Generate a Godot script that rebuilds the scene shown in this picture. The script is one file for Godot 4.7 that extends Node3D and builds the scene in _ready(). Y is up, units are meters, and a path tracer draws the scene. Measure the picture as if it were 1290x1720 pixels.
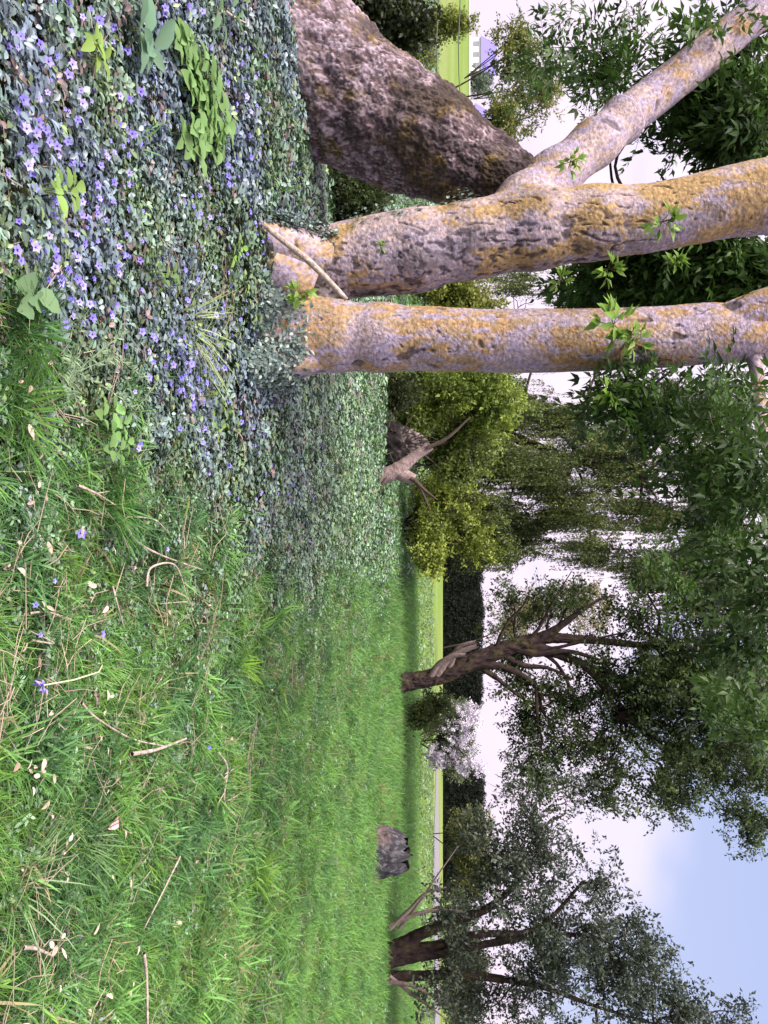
extends Node3D
# A grassy bank under old trees, seen by a camera turned on its side: picture right is up.

const F := 1431.0          # focal length in the photograph's pixels
const PITCH := 0.0803
const EYE := Vector3(0, 1.4, 0)

var rng := RandomNumberGenerator.new()
var na := FastNoiseLite.new()   # smooth, several octaves
var nb := FastNoiseLite.new()   # finer
var nr := FastNoiseLite.new()   # ridged, for cracks
var nc := FastNoiseLite.new()   # cells, for flakes
var face := Vector3.UP         # which way the bark being shaped faces
var M := {}
var used := {}


# ---------------------------------------------------------------- mesh collector
class MB:
	var v := PackedVector3Array()
	var n := PackedVector3Array()
	var c := PackedColorArray()
	var ix := PackedInt32Array()

	func leaf(base: Vector3, dir: Vector3, up: Vector3, l: float, w: float, droop: float, col: Color, fold := 0.18) -> void:
		var d := dir.normalized()
		var side := d.cross(up)
		if side.length() < 0.01:
			side = d.cross(Vector3(0.3, 0.8, 0.5))
		side = side.normalized()
		var nn := side.cross(d).normalized()
		var m := base + d * l * 0.45 - nn * droop * l * 0.15
		var t := base + d * l - nn * droop * l
		var a := v.size()
		v.append(base); v.append(m + side * w * 0.5 + nn * w * fold); v.append(m); v.append(m - side * w * 0.5 + nn * w * fold); v.append(t)
		n.append(nn); n.append((nn - side * 0.35).normalized()); n.append(nn); n.append((nn + side * 0.35).normalized()); n.append((nn + d * 0.3).normalized())
		for k in 5:
			c.append(col)
		for k in [0, 2, 1, 0, 3, 2, 1, 2, 4, 2, 3, 4]:
			ix.append(a + k)

	# a broad leaf with a rounded outline: more points along its length
	func broad(base: Vector3, dir: Vector3, up: Vector3, l: float, w: float, droop: float, col: Color, rib := 0.85, steps := 6) -> void:
		var d := dir.normalized()
		var side := d.cross(up)
		if side.length() < 0.01:
			side = d.cross(Vector3(0.3, 0.8, 0.5))
		side = side.normalized()
		var nn := side.cross(d).normalized()
		var a := v.size()
		for k in steps + 1:
			var t := float(k) / steps
			var hw := w * 0.5 * pow(sin(PI * clampf(t * 0.93 + 0.04, 0, 1)), 0.7) * (1.15 - 0.4 * t)
			var q := base + d * l * t - nn * droop * l * t * t
			var wob := sin(t * 17.0 + l * 90.0) * w * 0.03
			v.append(q + side * hw + nn * (hw * 0.3 + wob)); v.append(q); v.append(q - side * hw + nn * (hw * 0.3 - wob))
			n.append((nn - side * 0.3 + d * droop * t).normalized()); n.append((nn + d * droop * t).normalized()); n.append((nn + side * 0.3 + d * droop * t).normalized())
			c.append(col); c.append(Color(col.r * rib + 0.03, col.g * rib + 0.03, col.b * rib + 0.01)); c.append(col)
			if k > 0:
				var b := a + k * 3
				for q2 in [b - 3, b - 2, b, b - 2, b + 1, b, b - 2, b - 1, b + 1, b - 1, b + 2, b + 1]:
					ix.append(q2)

	func blade(base: Vector3, dir: Vector3, l: float, w: float, bend: Vector3, col: Color) -> void:
		var side := dir.cross(bend)
		if side.length() < 0.001:
			side = Vector3.RIGHT
		side = side.normalized() * w * 0.5
		var a := v.size()
		var p1 := base + dir * l * 0.45 + bend * l * 0.12
		var p2 := base + dir * l * 0.8 + bend * l * 0.42
		var p3 := base + dir * l * 0.98 + bend * l * 0.75
		var nn := side.cross(dir).normalized()
		if nn.y < 0:
			nn = -nn
			side = -side
		v.append(base - side); v.append(base + side); v.append(p1 - side * 0.9); v.append(p1 + side * 0.9); v.append(p2 - side * 0.6); v.append(p2 + side * 0.6); v.append(p3)
		for k in 7:
			n.append(nn)
			c.append(col)
		for k in [0, 2, 1, 1, 2, 3, 2, 4, 3, 3, 4, 5, 4, 6, 5]:
			ix.append(a + k)

	func stick(pts: PackedVector3Array, r0: float, r1: float, sides: int, col: Color) -> void:
		var a := v.size()
		var m := pts.size()
		for k in m:
			var t := (pts[mini(k + 1, m - 1)] - pts[maxi(k - 1, 0)]).normalized()
			var u := t.cross(Vector3(0.31, 0.2, 0.93)).normalized()
			var w := t.cross(u)
			var r := lerpf(r0, r1, float(k) / maxi(1, m - 1))
			for j in sides:
				var an := TAU * j / sides
				var o := u * cos(an) + w * sin(an)
				v.append(pts[k] + o * r); n.append(o); c.append(col)
			if k > 0:
				for j in sides:
					var b := a + (k - 1) * sides
					var j2 := (j + 1) % sides
					for q in [b + j, b + sides + j, b + j2, b + j2, b + sides + j, b + sides + j2]:
						ix.append(q)
		for e in 2:
			var s := a + (m - 1) * sides * e
			var mid := v.size()
			v.append(pts[(m - 1) * e]); n.append((pts[(m - 1) * e] - pts[m - 2 if e else 1]).normalized()); c.append(col)
			for j in sides:
				ix.append(mid)
				if e:
					ix.append(s + j); ix.append(s + (j + 1) % sides)
				else:
					ix.append(s + (j + 1) % sides); ix.append(s + j)

	func quad(a: Vector3, b: Vector3, cc: Vector3, d: Vector3, col: Color) -> void:
		var k := v.size()
		var nn := (d - a).cross(b - a).normalized()
		for q in [a, b, cc, d]:
			v.append(q); n.append(nn); c.append(col)
		for q in [0, 1, 2, 0, 2, 3]:
			ix.append(k + q)

	func box(lo: Vector3, hi: Vector3, col: Color) -> void:
		var p := []
		for k in 8:
			p.append(Vector3(hi.x if k & 1 else lo.x, hi.y if k & 2 else lo.y, hi.z if k & 4 else lo.z))
		for q in [[0, 2, 3, 1], [5, 7, 6, 4], [4, 6, 2, 0], [1, 3, 7, 5], [2, 6, 7, 3], [4, 0, 1, 5]]:
			quad(p[q[0]], p[q[1]], p[q[2]], p[q[3]], col)

	func done() -> ArrayMesh:
		var a := []
		a.resize(Mesh.ARRAY_MAX)
		a[Mesh.ARRAY_VERTEX] = v
		a[Mesh.ARRAY_NORMAL] = n
		a[Mesh.ARRAY_COLOR] = c
		a[Mesh.ARRAY_INDEX] = ix
		var m := ArrayMesh.new()
		m.add_surface_from_arrays(Mesh.PRIMITIVE_TRIANGLES, a)
		return m


# ---------------------------------------------------------------- naming
func tag(o: Node, label: String, category := "", group := "", kind := "") -> Node:
	if label: o.set_meta("label", label)
	if category: o.set_meta("category", category)
	if group: o.set_meta("group", group)
	if kind: o.set_meta("kind", kind)
	return o

func numbered(called: String) -> String:
	var k: int = used.get(called, 0)
	used[called] = k + 1
	return called if k == 0 else "%s_%03d" % [called, k]

func base(called: String, at: Vector3, label: String, category: String, group := "") -> Node3D:
	var o := Node3D.new()
	o.name = numbered(called)
	o.position = at
	add_child(o)
	tag(o, label, category, group)
	return o

func part(called: String, mesh: Mesh, mat: Material, parent: Node3D, shift := Vector3.ZERO) -> MeshInstance3D:
	var o := MeshInstance3D.new()
	o.name = called if parent != self else numbered(called)
	o.mesh = mesh
	o.material_override = mat
	o.position = shift
	parent.add_child(o, true)
	return o

# meshes are modelled in world axes and hung under a thing at its base
func wpart(called: String, mesh: Mesh, mat: Material, parent: Node3D) -> MeshInstance3D:
	return part(called, mesh, mat, parent, -parent.position)

func many(called: String, mesh: Mesh, mat: Material, xf: Array, cols: PackedColorArray, parent: Node3D, shift := Vector3.ZERO) -> void:
	if xf.is_empty():
		return
	var mm := MultiMesh.new()
	mm.transform_format = MultiMesh.TRANSFORM_3D
	mm.use_colors = true
	mm.mesh = mesh
	mm.instance_count = xf.size()
	for k in xf.size():
		mm.set_instance_transform(k, xf[k])
		mm.set_instance_color(k, cols[k])
	var o := MultiMeshInstance3D.new()
	o.name = called if parent != self else numbered(called)
	o.multimesh = mm
	o.material_override = mat
	o.position = shift
	o.set_meta("kind", "stuff")
	parent.add_child(o, true)


# ---------------------------------------------------------------- surveying: where a point of the photograph lies
func ray(px: float, py: float) -> Vector3:
	var s := sin(PITCH)
	var k := cos(PITCH)
	return Vector3((py - 860.0) / F, 0, 0) + Vector3(0, k, -s) * ((px - 645.0) / F) + Vector3(0, -s, -k)

func pw(px: float, py: float, z: float) -> Vector3:
	var d := ray(px, py)
	return EYE + d * (z / -d.z)

func gp(px: float, py: float) -> Vector3:
	var d := ray(px, py)
	var t := 2.0
	for k in 40:
		var q := EYE + d * t
		t += (q.y - hill(q.x, q.z)) / maxf(0.05, -d.y) * 0.6
	return EYE + d * t

func hill(x: float, z: float) -> float:
	var d := -z
	var h := 0.28 * exp(-((x + 2.3) * (x + 2.3) / 5.0 + (d - 6.2) * (d - 6.2) / 4.5))
	h += 0.05 * na.get_noise_2d(x * 0.5, z * 0.5) * smoothstep(60.0, 20.0, d)
	h += 0.025 * na.get_noise_2d(x * 2.3 + 40.0, z * 2.3) * smoothstep(20.0, 8.0, d)
	h += smoothstep(45.0, 190.0, d) * 5.2 * smoothstep(-8.0, -60.0, x)
	h -= 0.12 * smoothstep(26.0, 34.0, d) * smoothstep(-3.0, 3.0, x)
	return h

func edge_of_cover(d: float) -> float:
	if d < 3.85:
		return remap(d, 2.5, 3.85, -0.75, -0.2)
	if d < 7.7:
		return remap(d, 3.85, 7.7, -0.2, 0.6)
	return remap(minf(d, 24.0), 7.7, 24.0, 0.6, 1.7)


# ---------------------------------------------------------------- materials
func mat(rough: float, spec := 0.5, back := 0.0) -> StandardMaterial3D:
	var m := StandardMaterial3D.new()
	m.vertex_color_use_as_albedo = true
	m.roughness = rough
	m.metallic_specular = spec
	m.cull_mode = BaseMaterial3D.CULL_DISABLED
	if back > 0:
		m.backlight_enabled = true
		m.backlight = Color(back, back, back)
	return m

func grain(freq: float, lo: float, hi: float, sd: int) -> NoiseTexture2D:
	var f := FastNoiseLite.new()
	f.seed = sd
	f.frequency = freq
	f.fractal_octaves = 5
	var t := NoiseTexture2D.new()
	t.noise = f
	t.width = 512
	t.height = 512
	t.seamless = true
	var g := Gradient.new()
	g.set_color(0, Color(lo, lo, lo))
	g.set_color(1, Color(hi, hi, hi))
	t.color_ramp = g
	return t

func grained(m: StandardMaterial3D, scale: float, relief: float, sd: int, lo := 0.55, hi := 1.0) -> StandardMaterial3D:
	m.albedo_texture = grain(0.02, lo, hi, sd)
	m.uv1_triplanar = true
	m.uv1_world_triplanar = true
	m.uv1_scale = Vector3.ONE * scale
	if relief > 0:
		m.heightmap_enabled = true
		m.heightmap_scale = relief
		m.heightmap_texture = grain(0.03, 0.0, 1.0, sd + 1)
	return m


# ---------------------------------------------------------------- limbs
func smooth_line(pts: Array, rads: Array, count: int) -> Array:
	var p := PackedVector3Array()
	var r := PackedFloat32Array()
	var m := pts.size() - 1
	for k in count + 1:
		var t := float(k) / count * m
		var i := mini(int(t), m - 1)
		var f := t - i
		var a: Vector3 = pts[maxi(i - 1, 0)]
		var b: Vector3 = pts[i]
		var c: Vector3 = pts[i + 1]
		var d: Vector3 = pts[mini(i + 2, m)]
		p.append(b.cubic_interpolate(c, a, d, f))
		r.append(cubic_interpolate(rads[i], rads[i + 1], rads[maxi(i - 1, 0)], rads[mini(i + 2, m)], f))
	return [p, r]

# distance to a set of tapered bones, smoothly joined
func field(p: Vector3, bones: Array, k: float) -> float:
	var d := 1e9
	for b in bones:
		var a: Vector3 = b[0]
		var ab: Vector3 = b[1] - a
		var t := clampf((p - a).dot(ab) / ab.length_squared(), 0, 1)
		var e: float = p.distance_to(a + ab * t) - lerpf(b[2], b[3], t)
		var h := clampf(0.5 + 0.5 * (d - e) / k, 0, 1)
		d = lerpf(d, e, h) - k * h * (1 - h)
	return d

func bones_of(pts: Array, rads: Array, step := 1) -> Array:
	var o := []
	for k in pts.size() - 1:
		o.append([pts[k], pts[k + 1], rads[k], rads[k + 1]])
	return o

func bark(style: String, p: Vector3, ang: float, s: float) -> Array:      # [push outwards, colour]
	var big := na.get_noise_3dv(p * 2.6)
	var mid := na.get_noise_3dv(p * Vector3(9, 6, 9) + Vector3(31, 7, 2))
	var fine := nb.get_noise_3dv(p * 30.0)
	var crack := nr.get_noise_3dv(p * Vector3(5.5, 1.9, 5.5))      # near 1 on the crack lines
	match style:
		"lichen", "grey":
			var cr := smoothstep(0.86, 0.95, nr.get_noise_3dv(p * Vector3(9.0, 3.0, 9.0) + Vector3(2, 1, 7))) * smoothstep(-0.3, 0.0, na.get_noise_3dv(p * 1.7 + Vector3(80, 2, 2)))
			var knot := smoothstep(0.40, 0.52, na.get_noise_3dv(p * Vector3(6, 4, 6) + Vector3(5, 90, 5)))
			var push := 0.006 * big + 0.002 * mid + 0.002 * fine - 0.008 * cr - 0.010 * knot
			var col := Color(0.47, 0.385, 0.44).lerp(Color(0.55, 0.44, 0.42), smoothstep(-0.2, 0.3, big + mid * 0.4))
			var lich := na.get_noise_3dv(p * Vector3(3.4, 1.7, 3.4) + Vector3(70, 3, 9)) + 0.35 * mid + 0.38 * fine
			lich += 0.12 if style == "lichen" else -0.30
			lich -= 0.22 * smoothstep(0.2, 0.9, face.x)
			col = col.lerp(Color(0.50, 0.31, 0.115).lerp(Color(0.42, 0.30, 0.16), smoothstep(-0.1, 0.3, mid)), smoothstep(-0.14, 0.12, lich) * 0.85)
			var pale := na.get_noise_3dv(p * Vector3(9, 5, 9) + Vector3(9, 1, 50)) + 0.4 * fine
			col = col.lerp(Color(0.42, 0.37, 0.52), smoothstep(0.14, 0.22, pale) * 0.8)
			col = col.lerp(Color(0.10, 0.08, 0.085), maxf(cr * 0.8, knot * 0.75))
			col = col.lerp(Color(0.16, 0.13, 0.13), smoothstep(0.22, 0.34, nb.get_noise_3dv(p * Vector3(60, 40, 60))) * 0.5)
			return [push, col * (1.0 + 0.4 * fine)]
		"pitted":
			var plate := nr.get_noise_3dv(p * Vector3(7.5, 3.2, 7.5) + Vector3(4, 4, 4))
			var cr2 := smoothstep(0.74, 0.92, plate) * smoothstep(-0.3, 0.15, na.get_noise_3dv(p * 1.9 + Vector3(8, 22, 2)))
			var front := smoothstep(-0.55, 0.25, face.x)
			var pit2 := smoothstep(0.12, 0.34, nb.get_noise_3dv(p * Vector3(15, 10, 15)) + 0.25 * mid) * front * smoothstep(2.9, 2.0, p.y + 0.5 * big)
			var push2 := 0.008 * big + 0.003 * mid + 0.003 * fine - 0.012 * cr2 - 0.006 * pit2
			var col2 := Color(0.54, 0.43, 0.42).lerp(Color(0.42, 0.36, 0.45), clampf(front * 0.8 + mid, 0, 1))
			var lich2 := na.get_noise_3dv(p * Vector3(3.8, 2.2, 3.8) + Vector3(7, 33, 19)) + 0.35 * mid + 0.5 * fine + smoothstep(1.2, 2.4, p.y) * 0.22 - 0.2 * front
			col2 = col2.lerp(Color(0.49, 0.33, 0.12), smoothstep(-0.02, 0.2, lich2) * 0.85)
			col2 = col2.lerp(Color(0.085, 0.07, 0.085), maxf(cr2 * 0.8, pit2 * 0.85))
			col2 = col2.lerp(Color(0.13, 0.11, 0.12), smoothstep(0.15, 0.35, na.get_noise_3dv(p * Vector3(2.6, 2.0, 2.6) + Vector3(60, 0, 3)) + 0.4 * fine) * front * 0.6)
			var low := smoothstep(0.42, 0.28, absf(p.y - 0.72) + 0.5 * mid) * smoothstep(-1.50, -1.36, p.x + 0.12 * mid)      # moss in the hollow
			col2 = col2.lerp(Color(0.055, 0.05, 0.012), low * 0.9)
			return [push2, col2 * (1.0 + 0.4 * fine)]
		"old":
			var cell := nc.get_noise_3dv(p * Vector3(1, 0.6, 1))          # -1 in a cell's middle, rising towards its rim
			var rim := smoothstep(-0.75, -0.15, cell)
			var push3 := 0.04 * big + 0.016 * mid + 0.011 * fine - 0.018 * rim
			var col3 := Color(0.19, 0.14, 0.15).lerp(Color(0.46, 0.37, 0.43), smoothstep(0.0, 0.36, mid * 0.8 + 0.9 * fine))
			col3 = col3.lerp(Color(0.19, 0.135, 0.04), smoothstep(-0.08, 0.18, na.get_noise_3dv(p * 2.2 + Vector3(3, 60, 8)) + 0.35 * fine) * 0.9)
			col3 = col3.lerp(Color(0.05, 0.038, 0.038), rim * 0.7)
			col3 = col3.lerp(Color(0.36, 0.29, 0.34), smoothstep(1.35, 0.5, p.y + 0.7 * big) * smoothstep(-0.1, 0.2, mid + 0.5 * fine) * 0.7)
			col3 = col3.lerp(Color(0.055, 0.042, 0.04), smoothstep(0.0, 0.25, na.get_noise_3dv(p * 1.4 + Vector3(30, 0, 8)) + 0.3 * mid + 0.3 * (p.y - 1.3)) * 0.8)
			return [push3, col3 * (1.05 + 0.8 * fine)]
		"pale":
			return [0.12 * s * mid, Color(0.40, 0.30, 0.29) * (0.85 + 0.5 * fine)]
		"straw":
			return [0.12 * s * mid, Color(0.60, 0.49, 0.42) * (0.9 + 0.4 * fine)]
		"twig":
			return [0.05 * s * mid, Color(0.10, 0.075, 0.06) * (1.0 + 0.5 * fine)]
		_:  # furrowed dark bark
			var fur := nr.get_noise_3dv(p * Vector3(8.0, 1.8, 8.0))
			var col4 := Color(0.062, 0.042, 0.040).lerp(Color(0.03, 0.022, 0.022), smoothstep(0.3, 0.9, fur))
			col4 = col4.lerp(Color(0.10, 0.085, 0.035), smoothstep(0.1, 0.35, big) * 0.6)
			return [s * (0.14 * mid + 0.14 * big - 0.16 * smoothstep(0.4, 0.95, fur)), col4 * (1.0 + 0.4 * fine)]

func limb(pts: Array, rads: Array, rings: int, segs: int, style: String, bones := [], k := 0.1, join_until := 1.0) -> ArrayMesh:
	var line := smooth_line(pts, rads, rings)
	var p: PackedVector3Array = line[0]
	var r: PackedFloat32Array = line[1]
	var nn := (p[1] - p[0]).normalized().cross(Vector3(0.2, 0.1, 1)).normalized()
	var v := PackedVector3Array()
	var c := PackedColorArray()
	v.resize((rings + 1) * segs)
	c.resize((rings + 1) * segs)
	for i in rings + 1:
		var t := (p[mini(i + 1, rings)] - p[maxi(i - 1, 0)]).normalized()
		nn = (nn - t * nn.dot(t)).normalized()
		var bb := t.cross(nn)
		for j in segs:
			var an := TAU * j / segs
			var o := nn * cos(an) + bb * sin(an)
			var q := p[i] + o * r[i]
			if bones.size() and float(i) / rings < join_until:
				for pass_ in 3:
					var e := field(q, bones, k)
					if e < 0:
						q -= o * clampf(e, -0.08, 0.0) * 0.8
			face = o
			var b := bark(style, q, an, r[i])
			v[i * segs + j] = q + o * minf(b[0], r[i])
			c[i * segs + j] = b[1]
	return skin(v, c, rings, segs, true)

func skin(v: PackedVector3Array, c: PackedColorArray, rings: int, segs: int, caps: bool) -> ArrayMesh:
	var m := MB.new()
	m.v = v
	m.c = c
	m.n.resize(v.size())
	for i in rings + 1:
		for j in segs:
			var du := v[i * segs + (j + 1) % segs] - v[i * segs + (j + segs - 1) % segs]
			var dv := v[mini(i + 1, rings) * segs + j] - v[maxi(i - 1, 0) * segs + j]
			m.n[i * segs + j] = du.cross(dv).normalized()
			if i < rings:
				var a := i * segs + j
				var b := i * segs + (j + 1) % segs
				m.ix.append(a); m.ix.append(a + segs); m.ix.append(b)
				m.ix.append(b); m.ix.append(a + segs); m.ix.append(b + segs)
	if caps:
		for e in 2:
			var s := rings * segs * e
			var mid := Vector3.ZERO
			for j in segs:
				mid += v[s + j] / segs
			var at := m.v.size()
			m.v.append(mid); m.n.append((mid - v[(rings - 1) * segs if e else segs]).normalized()); m.c.append(c[s])
			for j in segs:
				m.ix.append(at)
				if e:
					m.ix.append(s + j); m.ix.append(s + (j + 1) % segs)
				else:
					m.ix.append(s + (j + 1) % segs); m.ix.append(s + j)
	return m.done()

# a limb surveyed as [x, y, half width] in the photograph at one distance
func sight(list: Array, z: float, z_end := -1.0, thick := 1.0) -> Array:
	var p := []
	var r := []
	for k in list.size():
		var zz := z if z_end < 0 else lerpf(z, z_end, float(k) / (list.size() - 1))
		p.append(pw(list[k][0], list[k][1], zz))
		r.append(list[k][2] / F * zz * thick)
	return [p, r]


# ---------------------------------------------------------------- foliage
func up_turn(r: RandomNumberGenerator, tilt: float) -> Basis:
	return Basis(Vector3(r.randf_range(-1, 1), 0, r.randf_range(-1, 1)).normalized() if true else Vector3.UP, r.randf() * tilt) * Basis(Vector3.UP, r.randf() * TAU)

func any_dir(r: RandomNumberGenerator) -> Vector3:
	var y := r.randf_range(-1, 1)
	var a := r.randf() * TAU
	return Vector3(sqrt(1 - y * y) * cos(a), y, sqrt(1 - y * y) * sin(a))

func feather_sprig(sd: int) -> ArrayMesh:       # leaves of many leaflets on one twig, about 0.35 m
	var r := RandomNumberGenerator.new()
	r.seed = sd
	var m := MB.new()
	for q in 4:
		var d := (any_dir(r) + Vector3(0, -0.15, 0)).normalized()
		var side := d.cross(Vector3.UP + Vector3(0.1, 0, 0.2)).normalized()
		var ln := r.randf_range(0.17, 0.27)
		var line := PackedVector3Array()
		for k in 5:
			var t := k / 4.0
			line.append(d * ln * t + Vector3(0, -0.07 * t * t, 0))
		m.stick(line, 0.002, 0.001, 3, Color(0.6, 0.8, 0.4))
		for k in range(1, 5):
			for s in [-1, 1]:
				var g := r.randf_range(0.75, 1.2)
				m.leaf(line[k], side * s + d * 0.7 + Vector3(0, -0.1, 0) + any_dir(r) * 0.2, Vector3.UP + any_dir(r) * 0.5, 0.075 * r.randf_range(0.8, 1.25), 0.03, 0.25, Color(g, g, g))
		m.leaf(line[4], d, Vector3.UP, 0.08, 0.032, 0.3, Color(1, 1, 1))
	return m.done()

func small_clump(sd: int, count: int, size: float, leaf_l: float, wide := 0.6) -> ArrayMesh:
	var r := RandomNumberGenerator.new()
	r.seed = sd
	var m := MB.new()
	for q in 4:
		var d := any_dir(r)
		var line := PackedVector3Array([Vector3.ZERO, d * size * 0.25 + any_dir(r) * size * 0.04, d * size * 0.5])
		m.stick(line, 0.004, 0.0015, 3, Color(0.5, 0.4, 0.35))
		for k in count / 4:
			var g := r.randf_range(0.7, 1.3)
			m.leaf(d * size * r.randf_range(0.08, 0.5) + any_dir(r) * size * 0.12, any_dir(r) + d * 0.5, Vector3.UP + any_dir(r) * 0.8, leaf_l * r.randf_range(0.7, 1.3), leaf_l * wide, 0.2, Color(g, g, g))
	return m.done()

func hanging_spray(sd: int, ln: float, leaves: int) -> ArrayMesh:
	var r := RandomNumberGenerator.new()
	r.seed = sd
	var m := MB.new()
	for q in 3:
		var sway := Vector3(r.randf_range(-1, 1), 0, r.randf_range(-1, 1)) * 0.22
		var line := PackedVector3Array()
		for k in 6:
			var t := k / 5.0
			line.append(sway * sqrt(t) * ln * 0.8 + Vector3(0, -ln * t * t * 0.9 - 0.1 * ln * t, 0) + any_dir(r) * 0.012)
		m.stick(line, 0.004, 0.0015, 3, Color(0.6, 0.6, 0.4))
		for k in leaves:
			var t2 := r.randf() * 4.99
			var at := line[int(t2)].lerp(line[int(t2) + 1], t2 - int(t2))
			var g := r.randf_range(0.7, 1.3)
			m.leaf(at, any_dir(r) * 0.9 + Vector3(0, -0.9, 0), any_dir(r), 0.085 * r.randf_range(0.7, 1.3), 0.028, 0.15, Color(g, g, g))
	return m.done()

# blobs: [x, y, distance, half height px, half width px, half depth m, count]
func crown(parent: Node3D, blobs: Array, meshes: Array, m: Material, dark: Color, light: Color, s0: float, s1: float, gap: float, freq: float, sd: int, hang := false, called := "crown") -> void:
	var r := RandomNumberGenerator.new()
	r.seed = sd
	var xf := []
	var cl := []
	for k in meshes.size():
		xf.append([])
		cl.append(PackedColorArray())
	for b in blobs:
		var mid := pw(b[0], b[1], b[2])
		var z: float = b[2]
		var n := 0
		var tries := 0
		while n < b[6] and tries < b[6] * 8:
			tries += 1
			var d := any_dir(r)
			d *= pow(r.randf(), 0.45) * clampf(0.92 + 1.0 * na.get_noise_3dv(d * 1.6 + mid), 0.4, 1.5)
			var p := mid + Vector3(d.x * b[4] / F * z, d.y * b[3] / F * z, d.z * b[5])
			if na.get_noise_3dv(p * freq * (Vector3(1, 0.42, 0.35) if hang else Vector3.ONE) + Vector3(sd, 0, 0)) + (0.10 if hang else 0.22) * r.randf_range(-1, 1) < gap or p.y < hill(p.x, p.z) + 0.04:
				continue
			n += 1
			var k := r.randi() % meshes.size()
			var s := r.randf_range(s0, s1)
			var bs := Basis(Vector3.UP, r.randf() * TAU) if hang else Basis(any_dir(r), r.randf() * TAU)
			xf[k].append(Transform3D(bs.scaled(Vector3.ONE * s), p - parent.position))
			var t := clampf(0.5 + na.get_noise_3dv(p * freq * 1.7 + Vector3(0, sd, 0)) * 0.9 + r.randf_range(-0.3, 0.3), 0, 1)
			cl[k].append(dark.lerp(light, t))
	for k in meshes.size():
		many(called, meshes[k], m, xf[k], cl[k], parent)

# thin boughs from a point on the tree out to the clumps of its crown
func boughs(parent: Node3D, from: Array, blobs: Array, r0: float, sd: int, style := "furrow", sag := 0.0) -> void:
	var r := RandomNumberGenerator.new()
	r.seed = sd
	for b in blobs:
		var goal := pw(b[0], b[1], b[2])
		var start: Vector3 = from[0]
		for f in from:
			if f.distance_to(goal) < start.distance_to(goal):
				start = f
		var ln := start.distance_to(goal)
		var j := any_dir(r) * ln * 0.12
		var pts := [start, start.lerp(goal, 0.35) + j + Vector3(0, ln * 0.05, 0), start.lerp(goal, 0.7) - j * 0.6 + Vector3(0, ln * 0.06 - sag * 0.3, 0), goal + Vector3(0, -sag, 0)]
		wpart("branch", limb(pts, [r0, r0 * 0.7, r0 * 0.42, r0 * 0.12], 16, 8, style), M.bark, parent)
		var tw := MB.new()
		for q in 9:
			var t := r.randf_range(0.35, 0.98)
			var s: Vector3 = pts[1].lerp(pts[3], t)
			var e: Vector3 = s + any_dir(r) * Vector3(b[4], b[3], b[4]) / F * b[2] * 0.8
			var w := any_dir(r) * s.distance_to(e) * 0.15
			tw.stick(PackedVector3Array([s, s.lerp(e, 0.4) + w, s.lerp(e, 0.75) - w * 0.3, e]), r0 * 0.26, r0 * 0.06, 5, Color(0.09, 0.065, 0.055))
		var o := wpart("twigs", tw.done(), M.bark, parent)
		o.set_meta("kind", "stuff")


# ================================================================ the scene
func _ready() -> void:
	var cam := Camera3D.new()
	cam.name = "camera"
	var s := sin(PITCH)
	var k := cos(PITCH)
	cam.transform = Transform3D(Basis(Vector3(0, k, -s), Vector3(-1, 0, 0), Vector3(0, s, k)), EYE)
	cam.fov = rad_to_deg(2.0 * atan(860.0 / F))
	cam.near = 0.05
	cam.far = 4000
	add_child(cam)
	var env := Environment.new()
	env.background_mode = Environment.BG_SKY
	env.sky = Sky.new()
	env.sky.sky_material = make_sky()
	env.tonemap_mode = Environment.TONE_MAPPER_LINEAR
	env.tonemap_exposure = 3.2
	env.sdfgi_enabled = true
	env.ssao_enabled = true
	env.ssil_enabled = true
	var we := WorldEnvironment.new()
	we.name = "world_environment"
	we.environment = env
	add_child(we)
	var sun := DirectionalLight3D.new()
	sun.name = "sun"
	sun.light_energy = 1.05
	sun.light_color = Color(1.0, 0.95, 0.92)
	sun.light_angular_distance = 40.0
	sun.shadow_enabled = true
	sun.rotation_degrees = Vector3(-50, -52, 0)
	add_child(sun)

	na.seed = 5; na.frequency = 1.0; na.fractal_octaves = 3
	nb.seed = 9; nb.frequency = 1.0; nb.fractal_octaves = 3
	nr.seed = 3; nr.frequency = 1.0; nr.fractal_type = FastNoiseLite.FRACTAL_RIDGED; nr.fractal_octaves = 2
	nc.seed = 8; nc.frequency = 11.0; nc.noise_type = FastNoiseLite.TYPE_CELLULAR; nc.fractal_type = FastNoiseLite.FRACTAL_NONE
	rng.seed = 77
	make_materials()
	build_ground()
	build_far()
	build_trees()
	build_shrubs()
	build_cover()
	build_plants()
	build_litter()


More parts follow.
